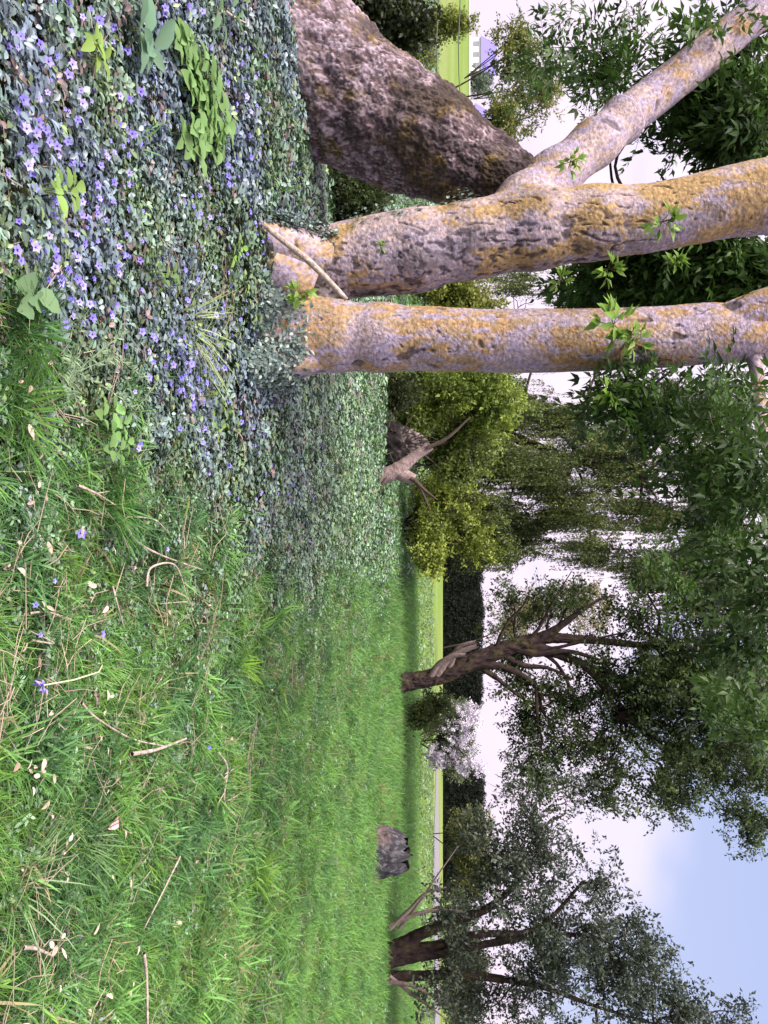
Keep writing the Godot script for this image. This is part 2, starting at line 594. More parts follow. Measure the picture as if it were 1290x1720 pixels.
func make_sky() -> PanoramaSkyMaterial:
	var f := FastNoiseLite.new()
	f.seed = 21
	f.frequency = 1.3
	f.fractal_octaves = 5
	var w := 768
	var h := 384
	var im := Image.create(w, h, false, Image.FORMAT_RGBF)
	for y in h:
		var el := (0.5 - (y + 0.5) / h) * PI
		for x in w:
			var az := (x + 0.5) / w * TAU
			var d := Vector3(sin(az) * cos(el), sin(el), -cos(az) * cos(el))
			var up := maxf(0.0, d.y)
			var blue := Color(0.25, 0.265, 0.335).lerp(Color(0.09, 0.13, 0.26), pow(up, 0.5))
			var n := f.get_noise_3d(d.x * 1.5 + 2.6, d.y * 3.0, d.z * 1.5)
			var clear := acos(clampf(d.dot(Vector3(0.53, 0.34, -1.0).normalized()), -1, 1))       # a wide break in the cloud
			var cover := smoothstep(-0.45, 0.30, 0.8 * n + 0.30 - 1.0 * smoothstep(0.46, 0.06, clear + 0.16 * n) + 0.8 * exp(-up * up / 0.02))
			var cloud := Color(0.33, 0.28, 0.335).lerp(Color(0.27, 0.25, 0.31), smoothstep(0.0, 0.45, n)) * (1.0 + 0.7 * up)      # an overcast sky is brighter overhead
			var c := blue.lerp(cloud, cover * 0.95)
			im.set_pixel(x, y, c)
	var m := PanoramaSkyMaterial.new()
	m.panorama = ImageTexture.create_from_image(im)
	return m


func make_materials() -> void:
	M.bark = grained(mat(0.9, 0.3), 2.5, 0.5, 40, 0.6, 1.0)
	M.soil = grained(mat(0.95, 0.2), 0.9, 2.0, 50, 0.6, 1.0)
	M.grass = mat(0.55, 0.4, 0.7)
	M.cover = mat(0.38, 0.5, 0.35)
	M.leaf = mat(0.5, 0.45, 0.9)
	M.petal = mat(0.6, 0.3, 0.6)
	M.dry = mat(0.85, 0.3, 0.3)
	M.plain = mat(0.85, 0.3)
	M.stem = mat(0.8, 0.3)
	M.road = grained(mat(0.9, 0.3), 0.2, 0.5, 60, 0.8, 1.0)
	M.glass = mat(0.15, 0.5)


func build_ground() -> void:
	var m := MB.new()
	var nx := 220
	var nz := 260
	for i in nz + 1:
		var t := float(i) / nz
		var d := -6.0 + 60.0 * t * t * 0.9 + 12.0 * t + pow(t, 9.0) * 2400.0
		for j in nx + 1:
			var u := float(j) / nx * 2 - 1
			var x := u * 9.0 + pow(absf(u), 3.0) * signf(u) * 24.0 + pow(absf(u), 9.0) * signf(u) * 1800.0
			var p := Vector3(x, hill(x, -d), -d)
			m.v.append(p)
			var e := 0.05 + d * 0.01
			m.n.append(Vector3(hill(x - e, -d) - hill(x + e, -d), 2 * e, hill(x, -d - e) - hill(x, -d + e)).normalized())
			var soil := Color(0.045, 0.05, 0.022)
			var lawn := Color(0.07, 0.125, 0.03)
			var crop := Color(0.20, 0.32, 0.06).lerp(Color(0.27, 0.35, 0.11), smoothstep(-0.2, 0.2, na.get_noise_2d(x * 0.02, d * 0.06)))
			var c := soil.lerp(lawn, smoothstep(6.0, 16.0, d))
			c = c.lerp(crop, smoothstep(29.0, 36.0, d + 3.0 * na.get_noise_2d(x * 0.3, d * 0.3)))
			m.c.append(c)
			if i > 0 and j > 0:
				var a := i * (nx + 1) + j
				for q in [a - nx - 2, a - 1, a - nx - 1, a - nx - 1, a - 1, a]:
					m.ix.append(q)
	var o := part("ground", m.done(), M.soil, self)
	tag(o, "grassy bank rising under the trees with pale green fields beyond", "ground", "", "structure")
	# the pale track between the field and the dark hedge
	var tr := MB.new()
	for q in 24:
		var x0 := 20.0 + q * 2.2
		var x1 := x0 + 2.2
		var y0 := [62.0 + 0.1 * (x0 - 20) + 2.5 * sin(x0 * 0.23) + 24.0 * smoothstep(30.0, 20.0, x0), 92.0 + 0.15 * (x0 - 20) + 4.0 * sin(x0 * 0.17)]
		var y1 := [62.0 + 0.1 * (x1 - 20) + 2.5 * sin(x1 * 0.23) + 24.0 * smoothstep(30.0, 20.0, x1), 92.0 + 0.15 * (x1 - 20) + 4.0 * sin(x1 * 0.17)]
		var g := func(x: float, z: float) -> Vector3: return Vector3(x, hill(x, -z) + 0.03, -z)
		tr.quad(g.call(x0, y0[0]), g.call(x0, y0[1]), g.call(x1, y1[1]), g.call(x1, y1[0]), Color(0.21, 0.20, 0.22))
	tag(part("track", tr.done(), M.road, self), "pale grey track running across the field before the dark hedge", "track", "", "structure")
	var rd := MB.new()
	for q in 40:
		var x0 := -160.0 + q * 3.5
		var x1 := x0 + 3.5
		var g2 := func(x: float, z: float) -> Vector3: return Vector3(x, hill(x, -z) + 0.05, -z)
		rd.quad(g2.call(x0, 150.0), g2.call(x0, 163.0), g2.call(x1, 163.0), g2.call(x1, 150.0), Color(0.38, 0.37, 0.42))
	tag(part("road", rd.done(), M.road, self), "pale grey road on the rise before the far houses", "road", "", "structure")


func build_far() -> void:
	# tall dark hedge along the far side of the field
	var clump := small_clump(301, 60, 1.6, 0.30)
	var clump2 := small_clump(302, 60, 1.6, 0.30)
	var hb := base("tall_dark_hedge", Vector3(50, 0, -136), "tall dark clipped hedge along the far side of the field", "hedge")
	var core := MB.new()
	for q in 50:
		var x := 4.0 + q * 2.6
		if hedge_gap(x + 1.3) > 0:
			continue
		var top := 5.9 + 0.3 * sin(q * 1.7) + 0.3 * sin(q * 0.6)
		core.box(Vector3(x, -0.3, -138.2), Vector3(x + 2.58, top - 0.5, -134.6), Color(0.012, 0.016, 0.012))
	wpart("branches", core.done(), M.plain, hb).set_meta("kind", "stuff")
	var xf := [[], []]
	var cl := [PackedColorArray(), PackedColorArray()]
	var r := RandomNumberGenerator.new()
	r.seed = 4
	for q in 5200:
		var x := r.randf_range(3, 134)
		if hedge_gap(x) > 0:
			continue
		var y := r.randf_range(0.1, 6.0)
		var z := -134.4 if r.randf() < 0.7 else r.randf_range(-138, -134.6)
		if z < -134.5:
			y = 5.6 + 0.3 * sin((x - 4) / 2.6 * 1.7) + 0.3 * na.get_noise_2d(x * 0.2, 3.0) + r.randf_range(-0.3, 0.25)
		var e := q % 2
		xf[e].append(Transform3D(Basis(any_dir(r), r.randf() * TAU).scaled(Vector3.ONE * r.randf_range(0.6, 1.0)), Vector3(x - 50, y, z + 136)))
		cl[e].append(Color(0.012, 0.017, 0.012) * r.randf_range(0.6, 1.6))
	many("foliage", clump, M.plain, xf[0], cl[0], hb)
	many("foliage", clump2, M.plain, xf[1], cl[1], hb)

	# houses far left
	house(pw(783, 92, 185), 7.2, 5.0, 2.6, 3.4, "far white house with a steep lilac slate roof, left of the grey-green tree")
	house(pw(783, 205, 190), 7.6, 4.0, 1.5, 2.4, "low far house with a lilac roof, partly behind the big leaning trunk")
	var t := base("field_tree", gp(776, 140) , "hazy grey-green tree between the two far houses", "tree")
	t.position = Vector3(pw(780, 140, 180).x, hill(pw(780, 140, 180).x, -180), -180)
	wpart("trunk", limb([t.position, t.position + Vector3(0, 2.5, 0), t.position + Vector3(0.2, 5, 0)], [0.25, 0.18, 0.06], 8, 8, "furrow"), M.bark, t)
	crown(t, [[806, 140, 180, 20, 24, 2.5, 160]], [small_clump(31, 60, 1.8, 0.34)], M.leaf, Color(0.12, 0.17, 0.13), Color(0.2, 0.26, 0.19), 0.6, 1.0, -1.0, 0.4, 7)

	# wire fence at the foot of the rise, left
	var a := gp(640, -60)
	var fz := 15.0
	var fe := base("wire_fence", Vector3(-9, hill(-9, -fz), -fz), "thin wire fence crossing the view to the pale field on the left", "fence")
	for q in 5:
		var x := -18.5 + q * 3.1
		var y := hill(x, -fz)
		wpart("post", limb([Vector3(x, y - 0.1, -fz), Vector3(x, y + 0.8, -fz), Vector3(x + 0.02, y + 1.65, -fz)], [0.05, 0.047, 0.044], 10, 10, "furrow"), M.bark, fe)
	for hgt in [1.12, 1.5]:
		var w := MB.new()
		var ln := PackedVector3Array()
		for q in 22:
			var x := -19.0 + q * 0.63
			ln.append(Vector3(x, hgt + 0.03 * cos(q * 1.27) + 0.03, -fz + 0.055))
		w.stick(ln, 0.010, 0.010, 5, Color(0.1, 0.11, 0.09))
		wpart("wire", w.done(), M.plain, fe)


func hedge_gap(x: float) -> float:
	return 1.0 if (x > 30.5 and x < 41.0) or x > 61.0 else 0.0


func house(at: Vector3, wide: float, deep: float, wall_h: float, roof_h: float, label: String) -> void:
	at.y = hill(at.x, at.z) - 0.2
	var o := base("far_house", at, label, "house")
	var w := MB.new()
	w.box(Vector3(-wide / 2, 0, -deep), Vector3(wide / 2, wall_h, 0), Color(0.74, 0.72, 0.78))
	part("wall", w.done(), M.plain, o)
	var rf := MB.new()
	var e := 0.3
	var col := Color(0.17, 0.15, 0.42)
	var l := -wide / 2 - e
	var rr := wide / 2 + e
	var top := wall_h + roof_h
	rf.quad(Vector3(l, wall_h - 0.1, e), Vector3(l + 0.6, top, -deep / 2), Vector3(rr - 0.6, top, -deep / 2), Vector3(rr, wall_h - 0.1, e), col)
	rf.quad(Vector3(rr, wall_h - 0.1, -deep - e), Vector3(rr - 0.6, top, -deep / 2), Vector3(l + 0.6, top, -deep / 2), Vector3(l, wall_h - 0.1, -deep - e), col)
	rf.quad(Vector3(l, wall_h - 0.1, -deep - e), Vector3(l + 0.6, top, -deep / 2), Vector3(l + 0.6, top, -deep / 2), Vector3(l, wall_h - 0.1, e), col)
	rf.quad(Vector3(rr, wall_h - 0.1, e), Vector3(rr - 0.6, top, -deep / 2), Vector3(rr - 0.6, top, -deep / 2), Vector3(rr, wall_h - 0.1, -deep - e), col)
	var roof := part("roof", rf.done(), M.plain, o)
	var ch := MB.new()
	ch.box(Vector3(wide * 0.2, wall_h + roof_h * 0.5, -deep / 2 - 0.3), Vector3(wide * 0.2 + 0.6, top + 0.6, -deep / 2 + 0.3), Color(0.5, 0.42, 0.42))
	part("chimney", ch.done(), M.plain, roof)
	for q in 3:
		var x := -wide * 0.32 + q * wide * 0.32
		var f := MB.new()
		f.box(Vector3(x - 0.5, wall_h * 0.35, -0.05), Vector3(x + 0.5, wall_h * 0.8, 0.06), Color(0.28, 0.28, 0.34))
		part("window", f.done(), M.plain, o)


func build_trees() -> void:
	# ---- the huge leaning trunk on the left
	var q := sight([[300, 60, 300], [420, 80, 190], [480, 104, 146], [560, 152, 120], [640, 198, 104], [720, 238, 92], [800, 285, 72], [880, 330, 62], [960, 360, 48], [1080, 366, 42], [1200, 352, 38], [1330, 330, 36], [1500, 300, 30]], 6.45)
	var t := base("leaning_tree", Vector3(q[0][1].x, hill(q[0][1].x, q[0][1].z), q[0][1].z), "huge old tree leaning right with dark flaking mossy bark, far left", "tree")
	wpart("trunk", limb(q[0], q[1], 420, 420, "old"), M.bark, t)
	for w in [[[500, 60, 60], [450, 30, 45], [410, 0, 32], [370, -20, 20]], [[470, 190, 50], [430, 200, 40], [395, 205, 26], [360, 208, 14]]]:
		var u := sight(w, 6.1)
		wpart("root", limb(u[0], u[1], 60, 70, "old"), M.bark, t)
	var over := [[1190, 150, 7.0, 90, 90, 0.9, 160], [1240, 230, 6.8, 50, 60, 0.8, 120], [1030, 110, 7.5, 70, 60, 1.0, 42], [920, 80, 8.5, 60, 60, 1.0, 20], [1150, 450, 7.2, 130, 60, 0.7, 340], [1000, 480, 7.6, 60, 40, 0.6, 50], [1260, 480, 7.0, 40, 60, 0.7, 110]]
	boughs(t, [q[0][9], q[0][10], q[0][11]], over, 0.018, 61)
	var fs := [feather_sprig(1), feather_sprig(2), feather_sprig(3)]
	crown(t, over, fs, M.leaf, Color(0.022, 0.055, 0.012), Color(0.075, 0.16, 0.025), 0.8, 1.35, -0.12, 2.2, 11)

	# ---- the two-stemmed tree
	var a := sight([[400, 470, 120], [450, 468, 92], [510, 458, 74], [580, 437, 66], [640, 428, 70], [700, 420, 73], [800, 402, 68], [900, 385, 71], [1000, 375, 64], [1100, 365, 63], [1200, 345, 64], [1300, 326, 68], [1450, 290, 60]], 5.55, -1.0, 0.87)
	var b := sight([[400, 560, 125], [450, 562, 92], [500, 563, 72], [560, 565, 63], [640, 567, 60], [720, 569, 59], [800, 572, 57], [900, 573, 57], [1000, 571, 56], [1100, 567, 55], [1200, 560, 54], [1300, 566, 46], [1450, 580, 40]], 5.45, -1.0, 0.91)
	var fork := sight([[840, 380, 40], [880, 340, 46], [930, 297, 44], [1000, 240, 39], [1050, 198, 37], [1100, 160, 36], [1200, 80, 34], [1300, 0, 32], [1420, -90, 28]], 5.55, 6.6, 0.9)
	var fork3 := sight([[1060, 566, 10], [1130, 562, 20], [1180, 553, 26], [1230, 538, 31], [1300, 515, 34], [1420, 470, 30]], 5.47, 5.36)
	t = base("two_stemmed_tree", Vector3(-1.45, hill(-1.45, -5.5), -5.5), "pale two-stemmed tree with orange lichen and lilac-grey bark", "tree")
	var bones := bones_of(a[0].slice(0, 10), a[1].slice(0, 10)) + bones_of(b[0].slice(0, 6), b[1].slice(0, 6)) + bones_of(fork[0].slice(0, 6), fork[1].slice(0, 6))
	tag(wpart("trunk", limb(a[0], a[1], 520, 230, "pitted", bones, 0.10, 0.8), M.bark, t), "left trunk with dark pitted bark and a mossy hollow at its foot")
	var bones2 := bones_of(a[0].slice(0, 5), a[1].slice(0, 5)) + bones_of(b[0].slice(0, 6), b[1].slice(0, 6))
	tag(wpart("trunk", limb(b[0], b[1], 520, 230, "lichen", bones2, 0.07, 0.4), M.bark, t), "right upright trunk covered in orange lichen")
	tag(wpart("limb", limb(fork[0], fork[1], 260, 120, "grey", bones, 0.10, 0.5), M.bark, t), "pale limb slanting up left from the left trunk")
	wpart("limb", limb(fork3[0], fork3[1], 140, 120, "lichen"), M.bark, t)
	var c := sight([[1262, 585, 14], [1272, 625, 12], [1276, 680, 11], [1284, 735, 9], [1300, 800, 7], [1330, 880, 4]], 5.45, 4.9)
	wpart("branch", limb(c[0], c[1], 60, 24, "lichen"), M.bark, t)
	# surface roots at the foot
	for w in [[[540, 440, 42], [485, 415, 36], [445, 395, 27], [400, 370, 14]], [[510, 480, 52], [455, 450, 44], [415, 432, 30], [372, 410, 13]], [[530, 596, 30], [480, 604, 26], [440, 610, 20], [400, 615, 14]], [[470, 520, 48], [430, 510, 40], [400, 500, 26], [370, 490, 12]]]:
		var u := sight(w, 5.4, 5.0)
		wpart("root", limb(u[0], u[1], 60, 60, "lichen"), M.bark, t)
	var near := [[1180, 700, 5.0, 80, 55, 0.8, 50], [1255, 830, 4.8, 50, 80, 0.7, 38], [1090, 690, 5.6, 70, 40, 0.6, 34], [1275, 960, 4.7, 40, 80, 0.6, 24], [1200, 890, 5.4, 50, 60, 0.6, 16], [1275, 1090, 5.0, 35, 80, 0.5, 20], [1060, 640, 5.3, 40, 20, 0.3, 16], [1285, 1210, 5.2, 30, 60, 0.5, 14], [1010, 700, 5.8, 40, 30, 0.4, 10], [1180, 780, 5.4, 60, 50, 0.6, 26], [1130, 960, 6.0, 40, 50, 0.5, 10], [1210, 1190, 6.5, 40, 60, 0.5, 16]]
	boughs(t, [c[0][2], c[0][3], c[0][5], b[0][11], b[0][10]], near, 0.016, 62, "furrow")
	crown(t, near, fs, M.leaf, Color(0.012, 0.034, 0.008), Color(0.065, 0.14, 0.02), 0.55, 1.0, -0.06, 2.5, 12)
	# sprigs sprouting from the bark
	for w in [[505, 492, 5.08, 1.0], [1112, 372, 5.15, 1.2], [1020, 452, 5.25, 1.0], [1132, 442, 5.2, 0.9], [1030, 545, 5.1, 1.5], [1062, 572, 5.1, 1.1], [958, 272, 5.25, 0.9], [940, 470, 5.35, 0.8], [1020, 660, 5.2, 1.0], [640, 415, 5.2, 0.4]]:
		var m := MB.new()
		var at := pw(w[0], w[1], w[2])
		for e in 9:
			var d := (any_dir(rng) + Vector3(0, 0.15, 0.8)).normalized()
			var st: Vector3 = at + d * 0.05 * w[3]
			m.stick(PackedVector3Array([at + Vector3(0, 0, -0.1), at, st]), 0.003, 0.002, 4, Color(0.12, 0.16, 0.04))
			for l in 3:
				var g := rng.randf_range(0.75, 1.25)
				m.leaf(st, d + any_dir(rng) * 0.8, Vector3(0, 1, 0.6) + any_dir(rng) * 0.5, 0.075 * w[3], 0.034 * w[3], 0.25, Color(0.17, 0.30, 0.05) * g)
		wpart("leafy_sprig", m.done(), M.leaf, t)
	# ivy leaves creeping up the left edge and the foot
	var xf := []
	var cl := PackedColorArray()
	for stem in t.get_children():
		if not stem.name.begins_with("trunk") and not stem.name.begins_with("root"):
			continue
		var arr: Array = stem.mesh.surface_get_arrays(0)
		var vs: PackedVector3Array = arr[Mesh.ARRAY_VERTEX]
		var ns: PackedVector3Array = arr[Mesh.ARRAY_NORMAL]
		for e in 5200:
			var i := rng.randi() % vs.size()
			var p := vs[i]
			var above := p.y - hill(p.x, p.z)
			var bare := smoothstep(0.0, 0.34, above + 0.30 * na.get_noise_3dv(p * 3.0) + 0.40 * smoothstep(0.28, 0.12, absf(p.x + 1.58)))
			var left := smoothstep(-0.55, -0.9, ns[i].x) * smoothstep(2.0, 0.9, p.y) * smoothstep(-1.45, -1.6, p.x) * 0.22
			if above < -0.02 or rng.randf() > maxf(1.0 - bare, left):
				continue
			var n := ns[i]
			var u := n.cross(Vector3(0.3, 1, 0.2)).normalized()
			xf.append(Transform3D(Basis(u, n, u.cross(n)) * Basis(Vector3.UP, rng.randf() * TAU) * Basis.from_scale(Vector3.ONE * rng.randf_range(0.5, 1.0)), p - n * 0.012 - t.position))
			cl.append(Color(0.09, 0.14, 0.13).lerp(Color(0.2, 0.24, 0.2), pow(rng.randf(), 2)) * rng.randf_range(0.6, 1.3))
	many("ivy", cover_sprig(88, 5), M.cover, xf, cl, t)

	# ---- middle tree beyond the lawn
	var hm := [small_clump(11, 28, 0.60, 0.105, 0.55), small_clump(12, 28, 0.60, 0.105, 0.55), small_clump(13, 24, 0.7, 0.12, 0.5)]
	q = sight([[645, 1152, 36], [668, 1148, 25], [700, 1143, 21], [740, 1134, 20], [800, 1108, 20], [870, 1083, 17], [918, 1072, 13], [1000, 1076, 9], [1100, 1086, 7], [1180, 1093, 5], [1330, 1105, 2]], 21.0, -1.0, 0.72)
	t = base("hawthorn_tree", Vector3(q[0][1].x, hill(q[0][1].x, q[0][1].z), q[0][1].z), "dark leaning hawthorn with broken stubs alone at the lawn's far edge", "tree")
	wpart("trunk", limb(q[0], q[1], 220, 60, "furrow"), M.bark, t)
	for w in [[[895, 1078, 13], [925, 1062, 9], [950, 1045, 7], [985, 1020, 4], [1020, 1000, 1]], [[790, 1115, 12], [830, 1118, 9], [865, 1128, 7], [900, 1152, 5], [915, 1180, 2]], [[805, 1118, 8], [835, 1140, 5], [870, 1168, 3], [905, 1192, 1]], [[890, 1082, 12], [940, 1100, 10], [985, 1120, 9], [1012, 1152, 7], [1040, 1200, 3]], [[985, 1120, 7], [1020, 1128, 6], [1045, 1145, 5], [1062, 1172, 2]], [[860, 1090, 9], [900, 1098, 7], [960, 1095, 5], [1040, 1120, 2]], [[845, 1100, 7], [880, 1118, 6], [920, 1122, 4], [960, 1140, 2]], [[870, 1080, 6], [900, 1062, 4], [935, 1000, 2], [960, 960, 1]], [[830, 1096, 5], [850, 1050, 3], [880, 1015, 2], [890, 990, 1]], [[850, 1092, 6], [920, 1090, 4], [990, 1075, 3], [1060, 1060, 1]], [[880, 1085, 6], [930, 1110, 4], [960, 1160, 3], [975, 1210, 1]]]:
		var u := sight(w, 21.0, 20.6, 0.8)
		wpart("branch", limb(u[0], u[1], 50, 16, "furrow"), M.bark, t)
	for w in [[[735, 1132, 8], [752, 1108, 6], [775, 1094, 5], [802, 1084, 4]], [[725, 1135, 7], [738, 1115, 5], [760, 1102, 4], [783, 1100, 3]], [[755, 1120, 6], [770, 1088, 4], [800, 1078, 3]]]:
		var u := sight(w, 20.9, 20.5)
		tag(wpart("broken_stub", limb(u[0], u[1], 30, 14, "pale"), M.bark, t), "pale broken stub beside the trunk")
	var hb := [[900, 1300, 20, 70, 70, 1.5, 90], [1010, 1320, 20, 70, 60, 1.5, 110], [1130, 1270, 20, 80, 70, 1.5, 130], [860, 1100, 22, 50, 90, 1.5, 70], [1230, 1180, 20, 60, 110, 1.5, 330], [1130, 1130, 20, 90, 60, 1.2, 220], [930, 1250, 21, 60, 50, 1.2, 60], [870, 1150, 21, 40, 40, 1.0, 40], [850, 1000, 22, 30, 40, 1.0, 25], [920, 1010, 22, 50, 40, 1.0, 45], [1150, 1110, 21, 130, 130, 2.0, 400], [1220, 990, 21, 80, 110, 2.0, 220], [1150, 970, 21, 70, 80, 2.0, 110], [1270, 1290, 21, 50, 110, 2.0, 150], [1170, 1220, 21, 80, 70, 1.5, 120], [1050, 1190, 21, 100, 60, 1.5, 120], [1060, 1040, 21, 60, 60, 1.5, 50], [1090, 1190, 21, 70, 60, 1.6, 130], [940, 1180, 21, 70, 50, 1.2, 110], [880, 1220, 21, 40, 40, 1.0, 55], [1000, 1240, 21, 60, 60, 1.3, 85], [1200, 1290, 21, 90, 70, 1.8, 170], [1130, 1340, 21, 60, 45, 1.2, 75], [1260, 1380, 21, 40, 60, 1.2, 70], [1010, 1130, 21, 50, 50, 1.0, 60], [960, 1000, 21, 60, 40, 1.0, 35], [1080, 960, 21, 50, 50, 1.0, 50], [1260, 1180, 21, 60, 120, 2.0, 180]]
	boughs(t, [q[0][5], q[0][6], q[0][7], q[0][8], q[0][9], pw(1012, 1152, 20.7), pw(1040, 1200, 20.6), pw(900, 1152, 20.7)], hb, 0.05, 63)
	crown(t, hb, hm, M.leaf, Color(0.016, 0.032, 0.010), Color(0.085, 0.135, 0.035), 0.55, 1.1, 0.03, 1.9, 13, false)

	# ---- right tree
	t = base("thorn_tree", Vector3(8.7, hill(8.7, -16.9), -16.9), "multi-stemmed dark thorn tree with suckers at its foot, far right", "tree")
	var ends := []
	for w in [[[632, 1612, 30], [655, 1600, 21], [700, 1572, 14], [760, 1546, 12], [820, 1525, 9], [870, 1480, 6], [905, 1430, 3]], [[635, 1620, 32], [660, 1612, 18], [740, 1600, 11], [850, 1580, 8], [940, 1570, 6], [1010, 1575, 2]], [[635, 1630, 28], [660, 1640, 14], [780, 1638, 10], [900, 1655, 7], [1000, 1690, 4], [1100, 1720, 2]], [[640, 1600, 20], [720, 1590, 11], [800, 1570, 9], [900, 1560, 6], [980, 1480, 3]]]:
		var u := sight(w, 16.9, -1.0, 0.72)
		wpart("trunk", limb(u[0], u[1], 120, 36, "furrow"), M.bark, t)
		ends.append_array(u[0].slice(3))
	for w in [[[655, 1560, 4], [690, 1525, 3], [715, 1500, 2], [750, 1490, 1]], [[655, 1640, 3], [690, 1668, 3], [720, 1690, 2], [750, 1712, 1]], [[655, 1555, 4], [700, 1535, 3], [745, 1528, 2], [780, 1532, 1]], [[670, 1560, 3], [705, 1515, 2], [735, 1470, 1.5], [770, 1420, 1]], [[650, 1650, 4], [690, 1655, 3], [740, 1680, 2]]]:
		var u := sight(w, 16.6, 16.2)
		wpart("sucker", limb(u[0], u[1], 24, 8, "pale"), M.bark, t)
	var rb := [[760, 1530, 16.6, 50, 60, 1.0, 46], [740, 1660, 16.6, 40, 40, 0.9, 31], [790, 1690, 16.8, 50, 50, 1.0, 46], [930, 1620, 16.8, 60, 60, 1.2, 62], [860, 1330, 18, 60, 60, 1.2, 23], [950, 1330, 18, 50, 40, 1.2, 15], [1080, 1620, 16.9, 70, 50, 1.2, 62], [1150, 1700, 16.9, 60, 40, 1.0, 57], [1000, 1580, 16.9, 50, 60, 1.0, 62], [870, 1430, 17, 50, 50, 1.2, 62], [930, 1560, 16.9, 110, 90, 1.6, 156], [840, 1480, 16.9, 60, 80, 1.4, 88], [930, 1440, 16.9, 70, 50, 1.2, 57], [1020, 1650, 16.9, 110, 80, 1.6, 124], [1090, 1680, 16.9, 70, 50, 1.2, 52], [880, 1680, 16.9, 80, 60, 1.4, 78], [1010, 1500, 16.9, 50, 50, 1.0, 39], [800, 1400, 16.9, 40, 40, 1.0, 31], [780, 1600, 16.9, 50, 80, 1.2, 46], [1070, 1570, 16.9, 40, 40, 0.9, 31], [1240, 1700, 16.9, 40, 30, 0.8, 15], [900, 1390, 17, 50, 40, 1.0, 31], [960, 1780, 16.9, 140, 60, 1.4, 67]]
	boughs(t, ends, rb, 0.035, 64)
	crown(t, rb, hm, M.leaf, Color(0.03, 0.045, 0.032), Color(0.085, 0.115, 0.075), 0.5, 1.0, 0.03, 2.1, 14)

	# ---- drooping tree behind the shrubs
	q = sight([[640, 700, 40], [680, 698, 30], [760, 706, 24], [850, 730, 18], [960, 770, 13], [1080, 800, 9], [1250, 830, 5]], 24.0, -1.0, 0.5)
	t = base("drooping_tree", Vector3(q[0][0].x, hill(q[0][0].x, -24), -24), "tall olive-green tree with drooping sprays behind the yellow-green shrubs", "tree")
	wpart("trunk", limb(q[0], q[1], 90, 30, "furrow"), M.bark, t)
	var wl := [[880, 690, 23, 80, 60, 2.0, 263], [900, 790, 23, 100, 70, 2.2, 413], [960, 700, 24, 60, 60, 2.0, 137], [1040, 760, 24, 90, 80, 2.4, 326], [980, 860, 24, 90, 60, 2.2, 252], [860, 890, 23, 70, 50, 2.0, 211], [1110, 850, 24, 70, 70, 2.2, 186], [1200, 780, 24, 70, 80, 2.2, 199], [1120, 680, 24, 70, 60, 2.2, 149], [1230, 920, 24, 60, 70, 2.0, 110], [1020, 930, 24, 60, 40, 1.6, 74], [800, 850, 23, 60, 60, 2.0, 225], [840, 930, 23, 40, 30, 1.4, 74], [1250, 700, 24, 60, 80, 2.0, 110], [1200, 1000, 25, 90, 60, 2.0, 98], [1050, 480, 24, 120, 60, 2.0, 110], [880, 480, 24, 40, 40, 1.5, 48], [1150, 960, 25, 120, 50, 2.0, 194], [1240, 870, 25, 60, 80, 2.0, 137], [900, 900, 24, 60, 50, 2.0, 102]]
	boughs(t, [q[0][2], q[0][3], q[0][4], q[0][5], q[0][6]], wl, 0.05, 65, "furrow", 0.3)
	crown(t, wl, [hanging_spray(1, 0.9, 26), hanging_spray(2, 0.75, 24), hanging_spray(3, 1.05, 30)], M.leaf, Color(0.035, 0.06, 0.018), Color(0.16, 0.21, 0.05), 0.7, 1.25, 0.03, 1.25, 15, true)

	# ---- thin olive tree beyond the field
	q = sight([[745, 1088, 1.6], [800, 1075, 1.2], [860, 1050, 0.9], [950, 1030, 0.4]], 75.0)
	t = base("far_olive_tree", q[0][0], "thin airy yellow-olive tree beyond the field, behind the hawthorn's top", "tree")
	wpart("trunk", limb(q[0], q[1], 20, 8, "furrow"), M.bark, t)
	crown(t, [[900, 1020, 75, 60, 36, 2.5, 130], [985, 1020, 75, 45, 40, 2.5, 130], [860, 1060, 75, 40, 50, 2.0, 90]], [small_clump(41, 40, 1.4, 0.17), small_clump(42, 40, 1.4, 0.17)], M.leaf, Color(0.13, 0.13, 0.05), Color(0.24, 0.23, 0.09), 0.8, 1.4, -0.1, 0.3, 16)


func bush(called: String, foot: Vector3, blobs: Array, meshes: Array, dark: Color, light: Color, s0: float, s1: float, gap: float, sd: int, label: String, m: Material = null, group := "") -> Node3D:
	foot.y = hill(foot.x, foot.z)
	var t := base(called, foot, label, "shrub", group)
	var stems := []
	for b in blobs:
		var goal := pw(b[0], b[1], b[2])
		var st := foot + Vector3(rng.randf_range(-0.2, 0.2), -0.05, rng.randf_range(-0.1, 0.1))
		wpart("stem", limb([st, st.lerp(goal, 0.5) + any_dir(rng) * 0.15, goal], [0.04, 0.028, 0.010], 14, 7, "furrow"), M.bark, t)
		for e in 3:
			var tip: Vector3 = goal + any_dir(rng) * Vector3(b[4], b[3], b[4]) / F * b[2] * 1.1
			wpart("stem", limb([st.lerp(goal, 0.5), goal.lerp(tip, 0.4), tip], [0.02, 0.014, 0.004], 8, 6, "twig"), M.bark, t)
	crown(t, blobs, meshes, m if m else M.leaf, dark, light, s0, s1, gap, 1.1, sd, false, "foliage")
	return t


